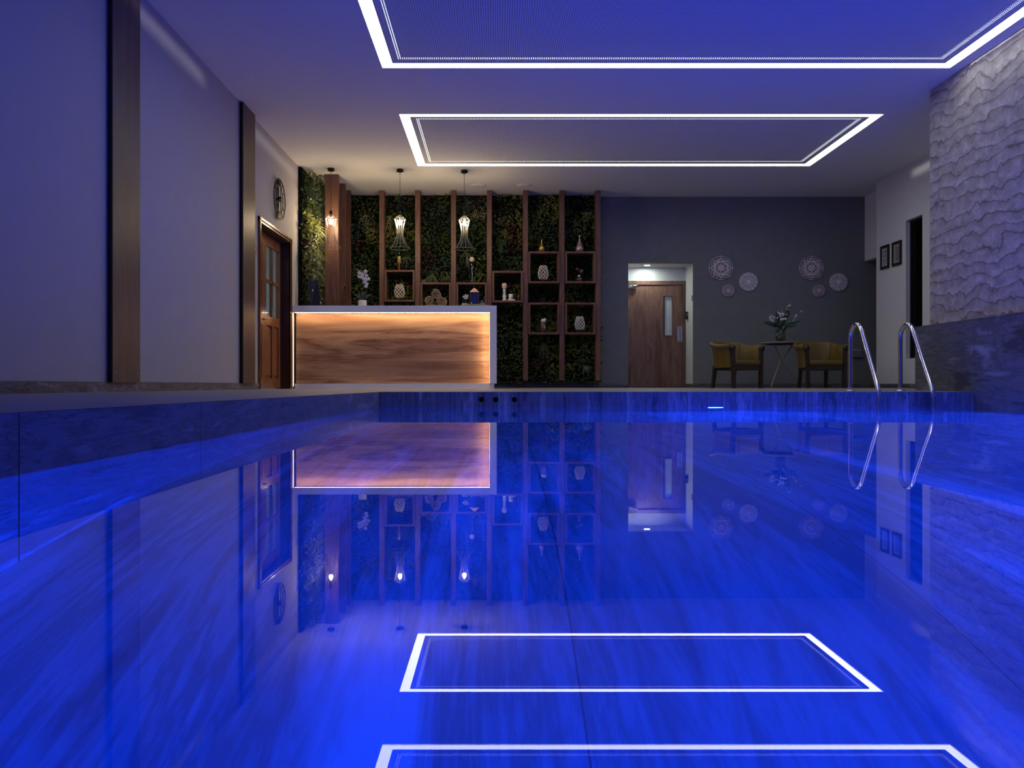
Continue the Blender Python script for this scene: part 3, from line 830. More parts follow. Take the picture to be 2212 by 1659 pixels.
# ------------------------------------------------------------------ pendant lamps
def pendant(px, py_c, lab):
    d = (ZT - ZC) * F / (CY - py_c); x = X(px, d)
    k = 1 / 128.3
    r = empty('pendant_lamp', (x, d, ZT), lab, 'pendant lamp', 'wire pendant lamps over the counter')
    m = SM(); m.lathe([(.056, 0), (.058, -.012), (.058, -.034), (.05, -.042)], (x, d, ZT), 24); m.build('canopy', 'black_metal', r)
    zt = Z(463, 13.25)
    m = SM(); m.tube([(x, d, ZT - .04), (x, d, zt + .05)], .004, 6); m.build('cord', 'black', r)
    m = SM(); m.lathe([(.012, .055), (.022, .045), (.024, 0), (.024, -.05)], (x, d, zt), 16); m.build('socket', 'black_metal', r)
    sk = Z(473.5, 13.25); nk = Z(500, 13.25); rg = Z(536.5, 13.25)
    prof = [(.030, zt - .02), (.095, sk), (.082, sk - .05), (.064, sk - .12), (.054, nk), (.055, nk - .05), (.066, nk - .11), (.088, nk - .17), (.125, nk - .23), (.172, rg)]
    m = SM()
    for j in range(12):
        a = 2 * PI * j / 12 + .2
        m.tube([(x + q * math.cos(a), d + q * math.sin(a), z) for q, z in prof], .0032, 5)
    for q, z in ((.030, zt - .02), (.095, sk), (.172, rg)):
        m.tube([(x + q * math.cos(2 * PI * j / 32), d + q * math.sin(2 * PI * j / 32), z) for j in range(32)], .0035, 5, closed=True)
    m.build('wire_cage', 'wire', r)
    m = SM(); zb = Z(481, 13.25); m.lathe([(.010, .055), (.016, .04), (.030, .012), (.034, -.006), (.028, -.026), (.012, -.037), (.001, -.039)], (x, d, zb), 12); m.build('bulb', 'bulb', r)
pendant(715, 364, 'black wire pendant lamp hanging in front of the broad corner post')
pendant(864, 366, 'middle black wire pendant lamp above the counter')
pendant(1003, 368, 'rightmost black wire pendant lamp above the counter')

# ------------------------------------------------------------------ things on the counter
ZCt = cz1
dI = CD + .27
# orchid
x = X(783, dI)
r = empty('orchid_plant', (x, dI, ZCt), 'white orchid in a small cream pot on the counter, left end', 'potted plant')
m = SM(); m.lathe([(.060, 0), (.067, .02), (.068, .10), (.064, .112), (.058, .112), (.056, .08)], (x, dI, ZCt), 24); m.build('pot', 'white_ceramic', r)
m = MB(); m.cur = 6
for k in range(10):
    a = k * 1.3; leaf_quad(m, Vector((x, dI, ZCt + .10)), Vector((math.cos(a), .4 * math.sin(a), random.uniform(.8, 2.2))), Vector((0, -1, .3)), .18, .05)
m.build('leaf', LM, r)
m = SM(); st = bez([(x, dI, ZCt + .1), (x - .02, dI, ZCt + .3), (x - .05, dI, ZCt + .50), (x + .0, dI - .02, ZCt + .60), (x + .07, dI - .03, ZCt + .52), (x + .10, dI - .03, ZCt + .42)], 5)
m.tube(st, .003, 6); m.build('stem', 'leaf7', r)
def flower(px, py, d_, rr, mat='petal', par=None):
    c = Vector((X(px, d_), d_, Z(py, d_))); m = SM()
    for k in range(5):
        a = 2 * PI * k / 5 + .3
        e = Vector((math.cos(a), -.15, math.sin(a)))
        m.sphere(c + e * rr * .55, 1, 8, (rr * .5 * (abs(math.cos(a)) * .5 + .5), rr * .16, rr * .5 * (abs(math.sin(a)) * .5 + .5)))
    m.build('flower', mat, par)
for px, py in ((776, 591), (783, 594), (790, 597), (780, 600), (786, 603), (791, 606), (788, 611), (793, 615), (775, 599), (790, 588), (796, 604), (791, 620)):
    flower(px + random.uniform(-1, 1), py - 2, dI - .04 + random.uniform(-.03, .03), .034, 'petal', r)
# towels on a plate
dT = CD + .22
x = X(940.5, dT)
tr = empty('bamboo_tray', (x, dT + .12, ZCt), 'low beige plate under the three rolled towels', 'tray')
m = SM(); m.lathe([(.20, 0), (.225, .012), (.232, .022), (.22, .022), (.2, .014)], (x, dT + .12, ZCt), 32); m.build('plate', 'bamboo', tr)
def towel(px, py, lab, ph):
    cx_, cz_ = X(px, dT), Z(py, dT)
    r = empty('rolled_towel', (cx_, dT, cz_), lab, 'towel', 'rolled towels on the counter')
    R_, th, turns = .086, .0175, 2.8
    m = SM(); n = 90; vs = []
    for i in range(n + 1):
        t = i / n; a = ph + t * turns * 2 * PI; ro = .016 + (R_ - .016) * t; ri = ro - th * .86
        ri = max(.002, ri)
        for y, dr in ((dT + .006, -.003), (dT, .0), (dT + .26, .0)):
            pass
        vs += [(cx_ + ri * math.cos(a), dT + .006, cz_ + ri * math.sin(a)), (cx_ + (ri + ro) / 2 * math.cos(a), dT, cz_ + (ri + ro) / 2 * math.sin(a)), (cx_ + ro * math.cos(a), dT + .006, cz_ + ro * math.sin(a)), (cx_ + ro * math.cos(a), dT + .26, cz_ + ro * math.sin(a)), (cx_ + ri * math.cos(a), dT + .26, cz_ + ri * math.sin(a))]
    fs = []
    for i in range(n):
        for k in range(5):
            k2 = (k + 1) % 5; fs.append((i * 5 + k, i * 5 + k2, (i + 1) * 5 + k2, (i + 1) * 5 + k))
    m.add(vs, fs); m.build('towel_roll', 'towel', r)
towel(927.8, 648.8, 'beige rolled towel at the lower left of the stack on the counter', .4)
towel(952.6, 649.2, 'beige rolled towel at the lower right of the stack on the counter', 2.0)
towel(940.8, 635.0, 'beige rolled towel on top of the stack of three on the counter', 3.4)
# tray with lantern etc.
x = X(1026, dI)
tr = empty('round_placemat', (x, dI, ZCt), 'wide olive round tray under the copper-roofed lantern', 'tray')
m = SM(); m.lathe([(.20, 0), (.235, .010), (.238, .028), (.18, .034), (.17, .030)], (x, dI, ZCt), 40); m.build('tray', 'bamboo', tr)
zt = ZCt + .034
x = X(1025, dI)
r = empty('lantern', (x, dI, zt), 'small brown house-shaped lantern with copper roof on the counter', 'lantern')
hw = .066; hz = Z(632, dI); hp = Z(622.5, dI)
m = MB()
for sx in (-1, 1):
    for sy in (-1, 1): m.box(x + sx * hw - .007, x + sx * hw + .007, dI + sy * hw - .007, dI + sy * hw + .007, zt, hz)
m.box(x - hw - .008, x + hw + .008, dI - hw - .008, dI + hw + .008, zt, zt + .014); m.box(x - hw - .008, x + hw + .008, dI - hw - .008, dI + hw + .008, hz - .012, hz)
m.build('frame', 'lantern', r)
m = MB(); m.box(x - hw + .004, x + hw - .004, dI - hw + .004, dI + hw - .004, zt + .014, hz - .012); m.build('glass', 'lantern_glass', r)
m = MB(); q = hw + .014
m.add([(x - q, dI - q, hz), (x + q, dI - q, hz), (x + q, dI + q, hz), (x - q, dI + q, hz), (x - .012, dI - .012, hp), (x + .012, dI - .012, hp), (x + .012, dI + .012, hp), (x - .012, dI + .012, hp)], [(3, 2, 1, 0), (4, 5, 6, 7), (0, 1, 5, 4), (1, 2, 6, 5), (2, 3, 7, 6), (3, 0, 4, 7)])
m.build('roof', 'copper', r)
m = SM(); m.lathe([(.004, 0), (.010, .01), (.003, .02), (.009, .03), (.001, .045)], (x, dI, hp), 10); m.build('finial', 'edge_dark', r)
x = X(1006, dI)
r = empty('flower_ornament', (x, dI, zt), 'small cream artificial flower beside the lantern on the counter', 'flower')
m = SM(); m.tube([(x, dI, zt), (x + .01, dI, zt + .05), (x, dI, zt + .09)], .003, 6)
for k in (-1, 1): m.tube([(x, dI, zt + .02), (x + k * .03, dI, zt + .06), (x + k * .04, dI, zt + .10)], .002, 5)
m.build('stem', 'leaf7', r)
for px, py in ((1002, 641), (1006, 638.5), (1010, 639), (1005, 643.5), (1008.5, 643)): flower(px, py, dI - .02, .026, 'petal_y', r)
x = X(1004.5, dI - .1)
r = empty('soap_dish', (x, dI - .1, zt - .004), 'flat white dish on the tray left of the lantern', 'dish')
m = SM(); m.lathe([(.03, 0), (.050, .006), (.053, .018), (.046, .018), (.03, .012)], (x, dI - .1, zt - .004), 24); m.build('dish', 'white_matte', r)
x = X(1041, dI)
tag(SM().sphere((x, dI, zt + .021), 1, 16, (.050, .04, .024)).build('pebble', 'pebble'), 'light grey oval pebble right of the lantern, lower one', 'pebble', 'pebbles on the tray')
tag(SM().sphere((x - .002, dI, zt + .061), 1, 14, (.036, .03, .020)).build('pebble', 'pebble_dark'), 'dark pebble balanced on the lighter one beside the lantern', 'pebble', 'pebbles on the tray')
x = X(1016, dI - .11)
r = empty('figurine', (x, dI - .11, zt - .002), 'little dark and white bird figurine in front of the lantern', 'figurine')
m = SM(); m.sphere((x, dI - .11, zt + .022), 1, 12, (.030, .018, .022)); m.sphere((x - .004, dI - .11, zt + .055), 1, 10, (.012, .012, .018)); m.build('body', 'black', r)
m = SM(); m.sphere((x + .02, dI - .128, zt + .02), 1, 10, (.012, .006, .010)); m.build('wing', 'white_matte', r)

# monitor behind the counter
dM = CD + .26
r = empty('till_monitor', (X(680, dM), dM, ZCt), 'dark tilted monitor back at the left end of the counter', 'monitor')
m = MB()
def PM(px, py, dy): return (X(px, dM), dM + dy, Z(py, dM))
v = [PM(664, 609, 0), (X(684, dM), dM + .05, Z(603, dM)), PM(694, 659, 0), PM(672, 661, 0)]
m.add(v + [(a, b + .035, c) for a, b, c in v], [(3, 2, 1, 0), (4, 5, 6, 7)] + [(i, (i + 1) % 4, (i + 1) % 4 + 4, i + 4) for i in range(4)])
m.build('casing', 'navy', r)
for px, py in ((675, 627), (692.5, 654)): MB().box(X(px, dM) - .004, X(px, dM) + .004, dM - .006, dM + .012, Z(py + 2, dM), Z(py - 2, dM)).build('glint', 'white_matte', r)  # small white boxes stand in for glints on the dark casing
m = MB(); m.box(X(674, dM), X(690, dM), dM - .02, dM + .12, ZCt, ZCt + .035); m.build('base', 'black', r)
m = MB(); m.bbox(X(655, dM), X(670, dM), dM + .09, dM + .22, ZCt, ZCt + .10, .01, 1); o = m.build('card_printer', 'black')
tag(o, 'low dark device at the far left of the counter beside the monitor', 'printer')

# ------------------------------------------------------------------ shelf ornaments
dS = 14.74
def lattice(px, pt, pb_, mat, lab, zbase, wpx=24):
    x = X(px, dS); zt_, zb = Z(pt, dS), Z(pb_, dS); h = zt_ - zb; R_ = wpx / 2 * dS / F
    r = empty('lattice_vase', (x, dS, zbase), lab, 'vase', 'openwork lattice vases')
    prof = [(0, .70), (.15, .88), (.35, 1.0), (.6, .92), (.85, .74), (1, .58)]
    def rad(t):
        for (a, b), (c, e) in zip(prof, prof[1:]):
            if t <= c: return b + (e - b) * (t - a) / (c - a)
        return prof[-1][1]
    m = SM(); lv = 7; n = 9
    for k in range(lv):
        t0 = (k + .5) / lv; amp = h / lv * .56
        pts = []
        for j in range(72):
            a = 2 * PI * j / 72; z = t0 * h + amp * math.sin(n * a + PI * k); t = min(1, max(0, z / h))
            q = R_ * rad(t) * .96; pts.append((x + q * math.cos(a), dS + q * math.sin(a), zb + z))
        m.tube(pts, .0052, 5, closed=True)
    m.build('lattice_body', mat, r)
    m = SM(); m.lathe([(R_ * .5, 0), (R_ * .45, .01), (.012, .015), (.012, zb - zbase)], (x, dS, zbase), 16); m.build('base', 'black', r)
lattice(863, 615, 643, 'lattice', 'cream lattice vase in the walnut box left of the rolled towels', Z(651.5, BF) + .035)
lattice(1173.5, 574, 603, 'lattice', 'cream lattice vase in the upper box under the gold bottle', Z(611.5, BF) + .035)
lattice(1252.3, 684, 712, 'white_matte', 'white lattice vase in the lower right box', Z(722, BF) + .035, 23)
def lathe_thing(name, px, base_z, prof, mat, lab, cat, d=dS, part='body', group=None, n=24):
    x = X(px, d); r = empty(name, (x, d, base_z), lab, cat, group)
    m = SM(); m.lathe(prof, (x, d, base_z), n); m.build(part, mat, r); return r, x
zb5 = Z(543, BF)
r, x = lathe_thing('bottle_vase', 1170, zb5, [(.040, 0), (.060, .03), (.062, .065), (.052, .105), (.026, .15), (.016, .20), (.014, .235), (.008, .245)], 'gold', 'gold bottle vase on top of the upper box, left', 'vase')
m = SM(); m.sphere((x, dS, zb5 + .25), .010, 8); m.build('stopper', 'gold', r)
zb6 = Z(543, BF)
r, x = lathe_thing('bottle_vase', 1252, zb6, [(.050, 0), (.072, .03), (.076, .065), (.066, .105), (.045, .15), (.027, .20), (.018, .25), (.014, .28)], 'rose', 'rose and silver bottle vase on top of the upper right box', 'vase')
m = SM(); m.lathe([(.012, 0), (.020, .012), (.010, .025), (.016, .035), (.004, .058)], (x, dS, zb6 + .275), 12); m.build('stopper', 'silver', r)
# amber candle holder
zb1 = Z(583, BF)
r, x = lathe_thing('candle_holder', 862, zb1, [(.040, 0), (.040, .008), (.017, .016), (.016, .09), (.022, .11), (.030, .135)], 'redwood', 'amber glass candle holder on a reddish wooden stem, under the middle pendant', 'candle holder', part='stem')
m = SM(); m.lathe([(.040, .135), (.042, .15), (.042, .33), (.036, .35), (.033, .35), (.037, .33)], (x, dS, zb1), 20, cap=False); m.build('glass', 'vase_glass', r)
m = SM(); m.lathe([(.034, 0), (.034, .13), (.03, .135)], (x, dS, zb1 + .137), 16); m.build('candle', 'amber', r)
# candle ball on metal stem
zb3 = Z(610, BF)
r = empty('candle_stand', (X(1019.5, dS), dS, zb3), 'round cream candle on a slender twisted metal stand', 'candle stand')
x = X(1019.5, dS)
m = SM(); m.sphere((x, dS, Z(561, dS)), .051, 18); m.build('candle', 'candle', r)
m = SM(); m.lathe([(.028, 0), (.055, .004), (.060, .012), (.056, .012), (.03, .006)], (x, dS, Z(568, dS)), 20); m.build('dish', 'black_metal', r)
m = SM(); zA, zB = zb3, Z(568, dS)
for k in range(3):
    m.tube([(x + q * math.cos(a), dS + q * math.sin(a), z) for q, a, z in [((.022 if i == 0 else .007 + (.020 * ((i - 6) / 4) if i > 6 else 0)), k * 2.09 + i * .5, zA + (zB - zA) * i / 10) for i in range(11)]], .0035, 6)
m.lathe([(.035, 0), (.03, .006), (.006, .012)], (x, dS, zA), 16)
m.build('stand', 'silver', r)
# B4: candlestick, mug and plate
zb4 = Z(653, BF) + .035
r = empty('candlestick', (X(1089.5, dS), dS, zb4), 'white turned candlestick carrying a round cream candle', 'candlestick')
x = X(1089.5, dS); H4 = Z(622, dS) - zb4
m = SM(); m.lathe([(.045, 0), (.045, .02), (.030, .03), (.028, .06), (.038, .09), (.022, .13), (.026, H4 - .06), (.034, H4 - .045), (.020, H4 - .025), (.030, H4 - .012), (.052, H4), (.05, H4 + .006)], (x, dS, zb4), 24); m.build('stick', 'white_matte', r)
m = SM(); m.sphere((x, dS, Z(616.8, dS)), .051, 18); m.build('candle', 'candle', r)
r = empty('wooden_tray', (X(1100, dS), dS, zb4), 'thin pale tray under the white mug', 'tray')
m = MB(); m.bbox(X(1096.5, dS), X(1113, dS), dS - .05, dS + .05, zb4, zb4 + .03, .004, 1); m.build('slab', 'white_ceramic', r)
r, x = lathe_thing('mug', 1103.5, zb4 + .03, [(.036, 0), (.040, .01), (.040, .10), (.036, .10), (.035, .02)], 'white_matte', 'white patterned mug in the box with the candlestick', 'mug')
m = MB(); m.box(x + .006, x + .026, dS - .0402, dS - .036, zb4 + .05, zb4 + .075); m.build('pattern', 'ink', r)
# B6: balls
zb = Z(611.5, BF) + .035
r = empty('sphere_ornament', (X(1252, dS), dS, zb), 'ornament of silver and brown balls in the upper right box', 'ornament')
m = SM(); m.lathe([(.03, 0), (.055, .03), (.058, .05), (.04, .075)], (X(1252, dS), dS, zb), 20); m.build('bowl', 'brownball', r)
m = SM(); m.sphere((X(1250.5, dS), dS - .01, Z(597, dS)), .040, 16); m.build('ball', 'silver', r)
m = SM(); m.sphere((X(1247, dS), dS, Z(581.5, dS)), .030, 14); m.build('ball', 'brownball', r)
m = SM(); m.sphere((X(1256, dS), dS, Z(586, dS)), .040, 14); m.build('ball', 'brownball', r)
# B7: figurine
zb = Z(722, BF) + .035
r = empty('figurine', (X(1173, dS), dS, zb), 'dark and white figurine with a white top in the lower left box', 'figurine')
x = X(1173, dS)
m = SM(); m.lathe([(.025, 0), (.035, .03), (.055, .08), (.060, .12), (.05, .17), (.045, .20)], (x, dS, zb), 20); m.build('body', 'brownball', r)
m = SM(); m.sphere((x + .01, dS, zb + .225), 1, 14, (.05, .04, .04)); m.sphere((x + .035, dS, zb + .245), 1, 10, (.03, .03, .028)); m.build('top', 'white_matte', r)
m = SM()
for k in range(6): m.sphere((x + random.uniform(-.02, .03), dS - .055, zb + random.uniform(.07, .13)), .008, 6)
m.build('inlay', 'white_matte', r)

# ------------------------------------------------------------------ back wall: door, rosettes, boxes
AE = AD - .001
dr = bpy.data.objects.new('door_2', None); COL.objects.link(dr); dr.location = ((AX0 + AX1) / 2, AE, 0); struct(dr)
tag(dr, 'walnut door with narrow glass strip in the white-lit alcove', 'door')
zt = Z(607.5, AD); zb = 0; xr = AX1 - .004; xl = AX0 + .01
m = MB()
m.box(xl, xr, AE - .05, AE, zt - .075, zt); m.box(xr - .06, xr, AE - .05, AE, 0, zt - .075); m.box(xl, xl + .03, AE - .05, AE, 0, zt - .075)
m.box(xl, xr, AE - .062, AE - .05, zt - .075, zt - .055); m.box(xr - .062, xr - .045, AE - .062, AE - .05, 0, zt - .075)
m.build('door_frame', 'doorwood', dr)
wx0, wx1, wz0, wz1 = X(1432, AD), X(1451, AD), Z(725, AD), Z(639, AD)
m = MB(); y0, y1 = AE - .04, AE - .002; lx0, lx1, lz1 = xl + .032, xr - .064, zt - .078
m.box(lx0, wx0, y0, y1, .012, lz1); m.box(wx1, lx1, y0, y1, .012, lz1); m.box(wx0, wx1, y0, y1, .012, wz0); m.box(wx0, wx1, y0, y1, wz1, lz1)
lf = m.build('door_leaf', 'doorwood', dr)
m = MB()
for q in ((wx0 - .012, wx0 + .004, wz0 - .012, wz1 + .012), (wx1 - .004, wx1 + .012, wz0 - .012, wz1 + .012), (wx0, wx1, wz0 - .014, wz0 + .004), (wx0, wx1, wz1 - .004, wz1 + .012)):
    m.box(q[0], q[1], y0 - .008, y0 + .002, q[2], q[3])
m.build('glass_bead', 'doorwood', lf)
m = MB(); m.box(wx0 + .03, wx1, y0 + .03, y1, wz0, wz1); m.build('frosted_glass', plain('frosted_glass', (.55, .60, .58), .3), lf)
m = MB(); m.box(wx0, wx0 + .03, y0 + .02, y1, wz0, wz1); m.build('inner_edge', 'trimwood', lf)
px0, px1, pz0, pz1 = X(1462, AD), X(1472.8, AD), Z(738.5, AD), Z(705.5, AD)
m = MB(); m.box(px0, px1, y0 - .003, y0, pz0, pz1); pl_ = m.build('push_plate', 'steel', lf)
text('PULL', .028, ((px0 + px1) / 2, y0 - .0035, pz1 - .028), (PI / 2, 0, 0), 'ink', pl_)
xm = (px0 + px1) / 2 + .01
m = SM(); m.tube(bez([(xm - .02, y0, pz1 - .05), (xm, y0 - .04, pz1 - .05), (xm + .004, y0 - .045, pz1 - .08), (xm + .004, y0 - .045, pz0 + .05), (xm, y0 - .04, pz0 + .02), (xm - .02, y0, pz0 + .02)], 5), .009, 8); m.build('pull_handle', 'chrome', pl_)
m = MB(); zc_ = Z(619.5, AD); m.box(X(1357, AD) - .03, X(1366, AD), y0 - .06, y0, zc_ - .04, zc_ + .02)
cl = m.build('door_closer', 'steel', lf)
m = SM(); m.tube([(X(1358, AD), y0 - .06, zc_ + .0), (X(1376, AD), y0 - .06, zc_ + .005)], .030, 14); m.build('closer_tube', 'steel', cl)
m = SM(); m.tube([(X(1362, AD), y0 - .06, zc_ + .02), (X(1367, AD), y0 - .09, zc_ + .065), (X(1372, AD), y0 - .03, zc_ + .05)], .008, 8); m.build('closer_arm', 'steel', cl)
# alcove lamp
x = X(1398, 15.5)
r = empty('recessed_lamp', (x, 15.5, AZ), 'round recessed lamp in the top of the door alcove', 'lamp')
m = SM(); m.disc((x, 15.52, AZ - .003), .055, 'z', 24, .004); m.build('lens', 'alcove_lamp', r)
m = SM(); m.tube([(x + .06 * math.cos(2 * PI * k / 24), 15.52 + .06 * math.sin(2 * PI * k / 24), AZ - .003) for k in range(24)], .005, 6, closed=True); m.build('rim', 'white_matte', r)
# access reader and switch on the alcove's right side
yy = 15.60
r = empty('access_reader', (AX1, yy, Z(682, yy)), 'black access reader on the right side of the door alcove', 'access reader')
m = MB(); m.bbox(AX1 - .045, AX1, yy - .05, yy + .05, Z(690, yy), Z(673.5, yy), .01, 1); m.build('housing', 'black', r)
m = MB(); m.box(AX1 - .040, AX1 - .008, yy - .0515, yy - .0495, Z(683, yy), Z(677, yy)); m.build('screen', plain('screen_blue', (.10, .22, .40), .2), r)
yy = 15.23
m = MB(); m.bbox(AX1 - .012, AX1, yy - .03, yy + .03, Z(650, yy), Z(638, yy), .003, 1)
tag(m.build('switch_plate', 'plug'), 'slim grey switch on the edge of the door alcove', 'switch')
# rosettes
def rosette(px, py, rp, mat, lab, sec, rings, seed):
    d = DW - .014; x, z = X(px, d), Z(py, d); R_ = rp * d / F
    rn = random.Random(seed); m = MB(); n = sec * 6; y0, y1 = d - .016, d + .012
    rad = [0, .12, .22, .30, .38, .46, .55, .63, .71, .79, .87, .94, 1.0]
    # half-sector pattern mirrored, so every petal repeats
    pat = {}
    for i in range(len(rad) - 1):
        for k in range(3):
            if rad[i] < .29 or rad[i] > .9: pat[i, k] = 0
            elif i in (3, 4): pat[i, k] = 1 if k in (1, 2) and i == 3 or k == 1 else 0
            elif i % 2 == 0: pat[i, k] = 1 if rn.random() < .60 else 0
            else: pat[i, k] = 1 if (rn.random() < .42 and pat.get((i - 1, k), 0) == 0) else 0
    def P(i, k, y):
        rr = rad[i] * R_
        if i == len(rad) - 1: rr *= 1 + (.025 if rings else .0) * math.cos(sec * 2 * PI * k / n)
        a = 2 * PI * k / n; return (x + rr * math.cos(a), y - (.012 * (1 - rad[i]) if y == y0 else 0), z + rr * math.sin(a))
    solid = lambda i, k: 0 <= i < len(rad) - 1 and not pat[i, min(k % 6, 5 - k % 6)]
    for i in range(len(rad) - 1):
        for k in range(n):
            if not solid(i, k): continue
            a, b, c, e = P(i, k, y0), P(i + 1, k, y0), P(i + 1, k + 1, y0), P(i, k + 1, y0)
            m.add([a, b, c, e], [(0, 1, 2, 3)])
            A, B, C_, E = P(i, k, y1), P(i + 1, k, y1), P(i + 1, k + 1, y1), P(i, k + 1, y1)
            if not solid(i + 1, k): m.add([b, B, C_, c], [(0, 1, 2, 3)])
            if i > 0 and not solid(i - 1, k): m.add([a, e, E, A], [(0, 1, 2, 3)])
            if not solid(i, (k + 1) % n): m.add([c, C_, E, e], [(0, 1, 2, 3)])
            if not solid(i, (k - 1) % n): m.add([a, A, B, b], [(0, 1, 2, 3)])
    r = empty('carved_rosette', (x, DW, z), lab, 'wall decoration', 'round carved wall rosettes')
    m.build('openwork_disc', mat, r)
    m = SM(); m.tube([(x, d, z), (x, DW, z)], .02, 8); m.build('hanger', 'edge_dark', r)
rosette(1557, 579, 25.8, 'rosette', 'large round carved rosette, upper left one, nearest the door', 8, 1, 5)
rosette(1616.5, 609, 19.8, 'rosette2', 'medium bright round carved rosette in the left group', 12, 0, 6)
rosette(1573, 628, 13.2, 'rosette', 'small round carved rosette lowest in the left group', 8, 0, 8)
rosette(1752.5, 579, 25.8, 'rosette', 'large round carved rosette at the top of the right group', 8, 1, 5)
rosette(1811, 609.5, 19, 'rosette2', 'medium round carved rosette farthest right', 12, 0, 6)
rosette(1768.5, 628, 13.2, 'rosette', 'small round carved rosette lowest in the right group', 8, 0, 8)
d = DW - .001
r = empty('wall_box', (X(1850, d), d, Z(764, d)), 'dark low box on the charcoal wall behind the pool ladder', 'wall box')
m = MB(); m.bbox(X(1836, d), X(1861, d), d - .05, d, Z(772, d), Z(757, d), .004, 1); m.build('casing', 'wall_dark', r)
m = MB(); m.box(X(1836, d), X(1861, d), d - .055, d, Z(757, d), Z(756, d)); m.build('lid', 'wall_right', r)

# framed notices on the pale wall
def notice(px0, px1, pt0, pb0, pt1, pb1, mat, lab, rows):
    # px0 far edge, px1 near edge
    d0, d1 = F * WX / (px0 - CX), F * WX / (px1 - CX)
    z0, z1 = (Z(pb0, d0) + Z(pb1, d1)) / 2, (Z(pt0, d0) + Z(pt1, d1)) / 2
    r = empty('framed_notice', (WX, (d0 + d1) / 2, z0), lab, 'framed notice', 'framed notices')
    m = MB(); t = .045; x0 = WX - .025
    m.box(x0, WX, d1, d0, z0, z0 + t); m.box(x0, WX, d1, d0, z1 - t, z1); m.box(x0, WX, d1, d1 + t, z0 + t, z1 - t); m.box(x0, WX, d0 - t, d0, z0 + t, z1 - t)
    m.build('frame', 'black', r)
    m = MB(); m.box(WX - .012, WX - .004, d1 + t, d0 - t, z0 + t, z1 - t); p = m.build('sheet', mat, r)
    m = MB(); y0, y1 = d1 + t + .03, d0 - t - .03
    for i in range(rows):
        z = z1 - t - .05 - (z1 - z0 - 2 * t - .08) * i / rows
        if i % 4 == 3 and rows < 14: continue
        a = y0 + random.uniform(0, .02); b = y1 - random.uniform(0, .04)
        if rows >= 14: m.box(WX - .0135, WX - .012, a, a + .06, z - .008, z); m.box(WX - .0135, WX - .012, b - .06, b, z - .008, z)
        else: m.box(WX - .0135, WX - .012, a, b, z - .007, z)
    m.build('printed_lines', 'ink', p)
notice(1904, 1922, 533, 583, 527.5, 578.5, 'paper', 'narrow black-framed grey notice, left of the two on the pale wall', 13)
notice(1929, 1948.7, 525, 576, 518, 571, 'paper_warm', 'black-framed beige notice, right of the two, next to the tall window', 15)

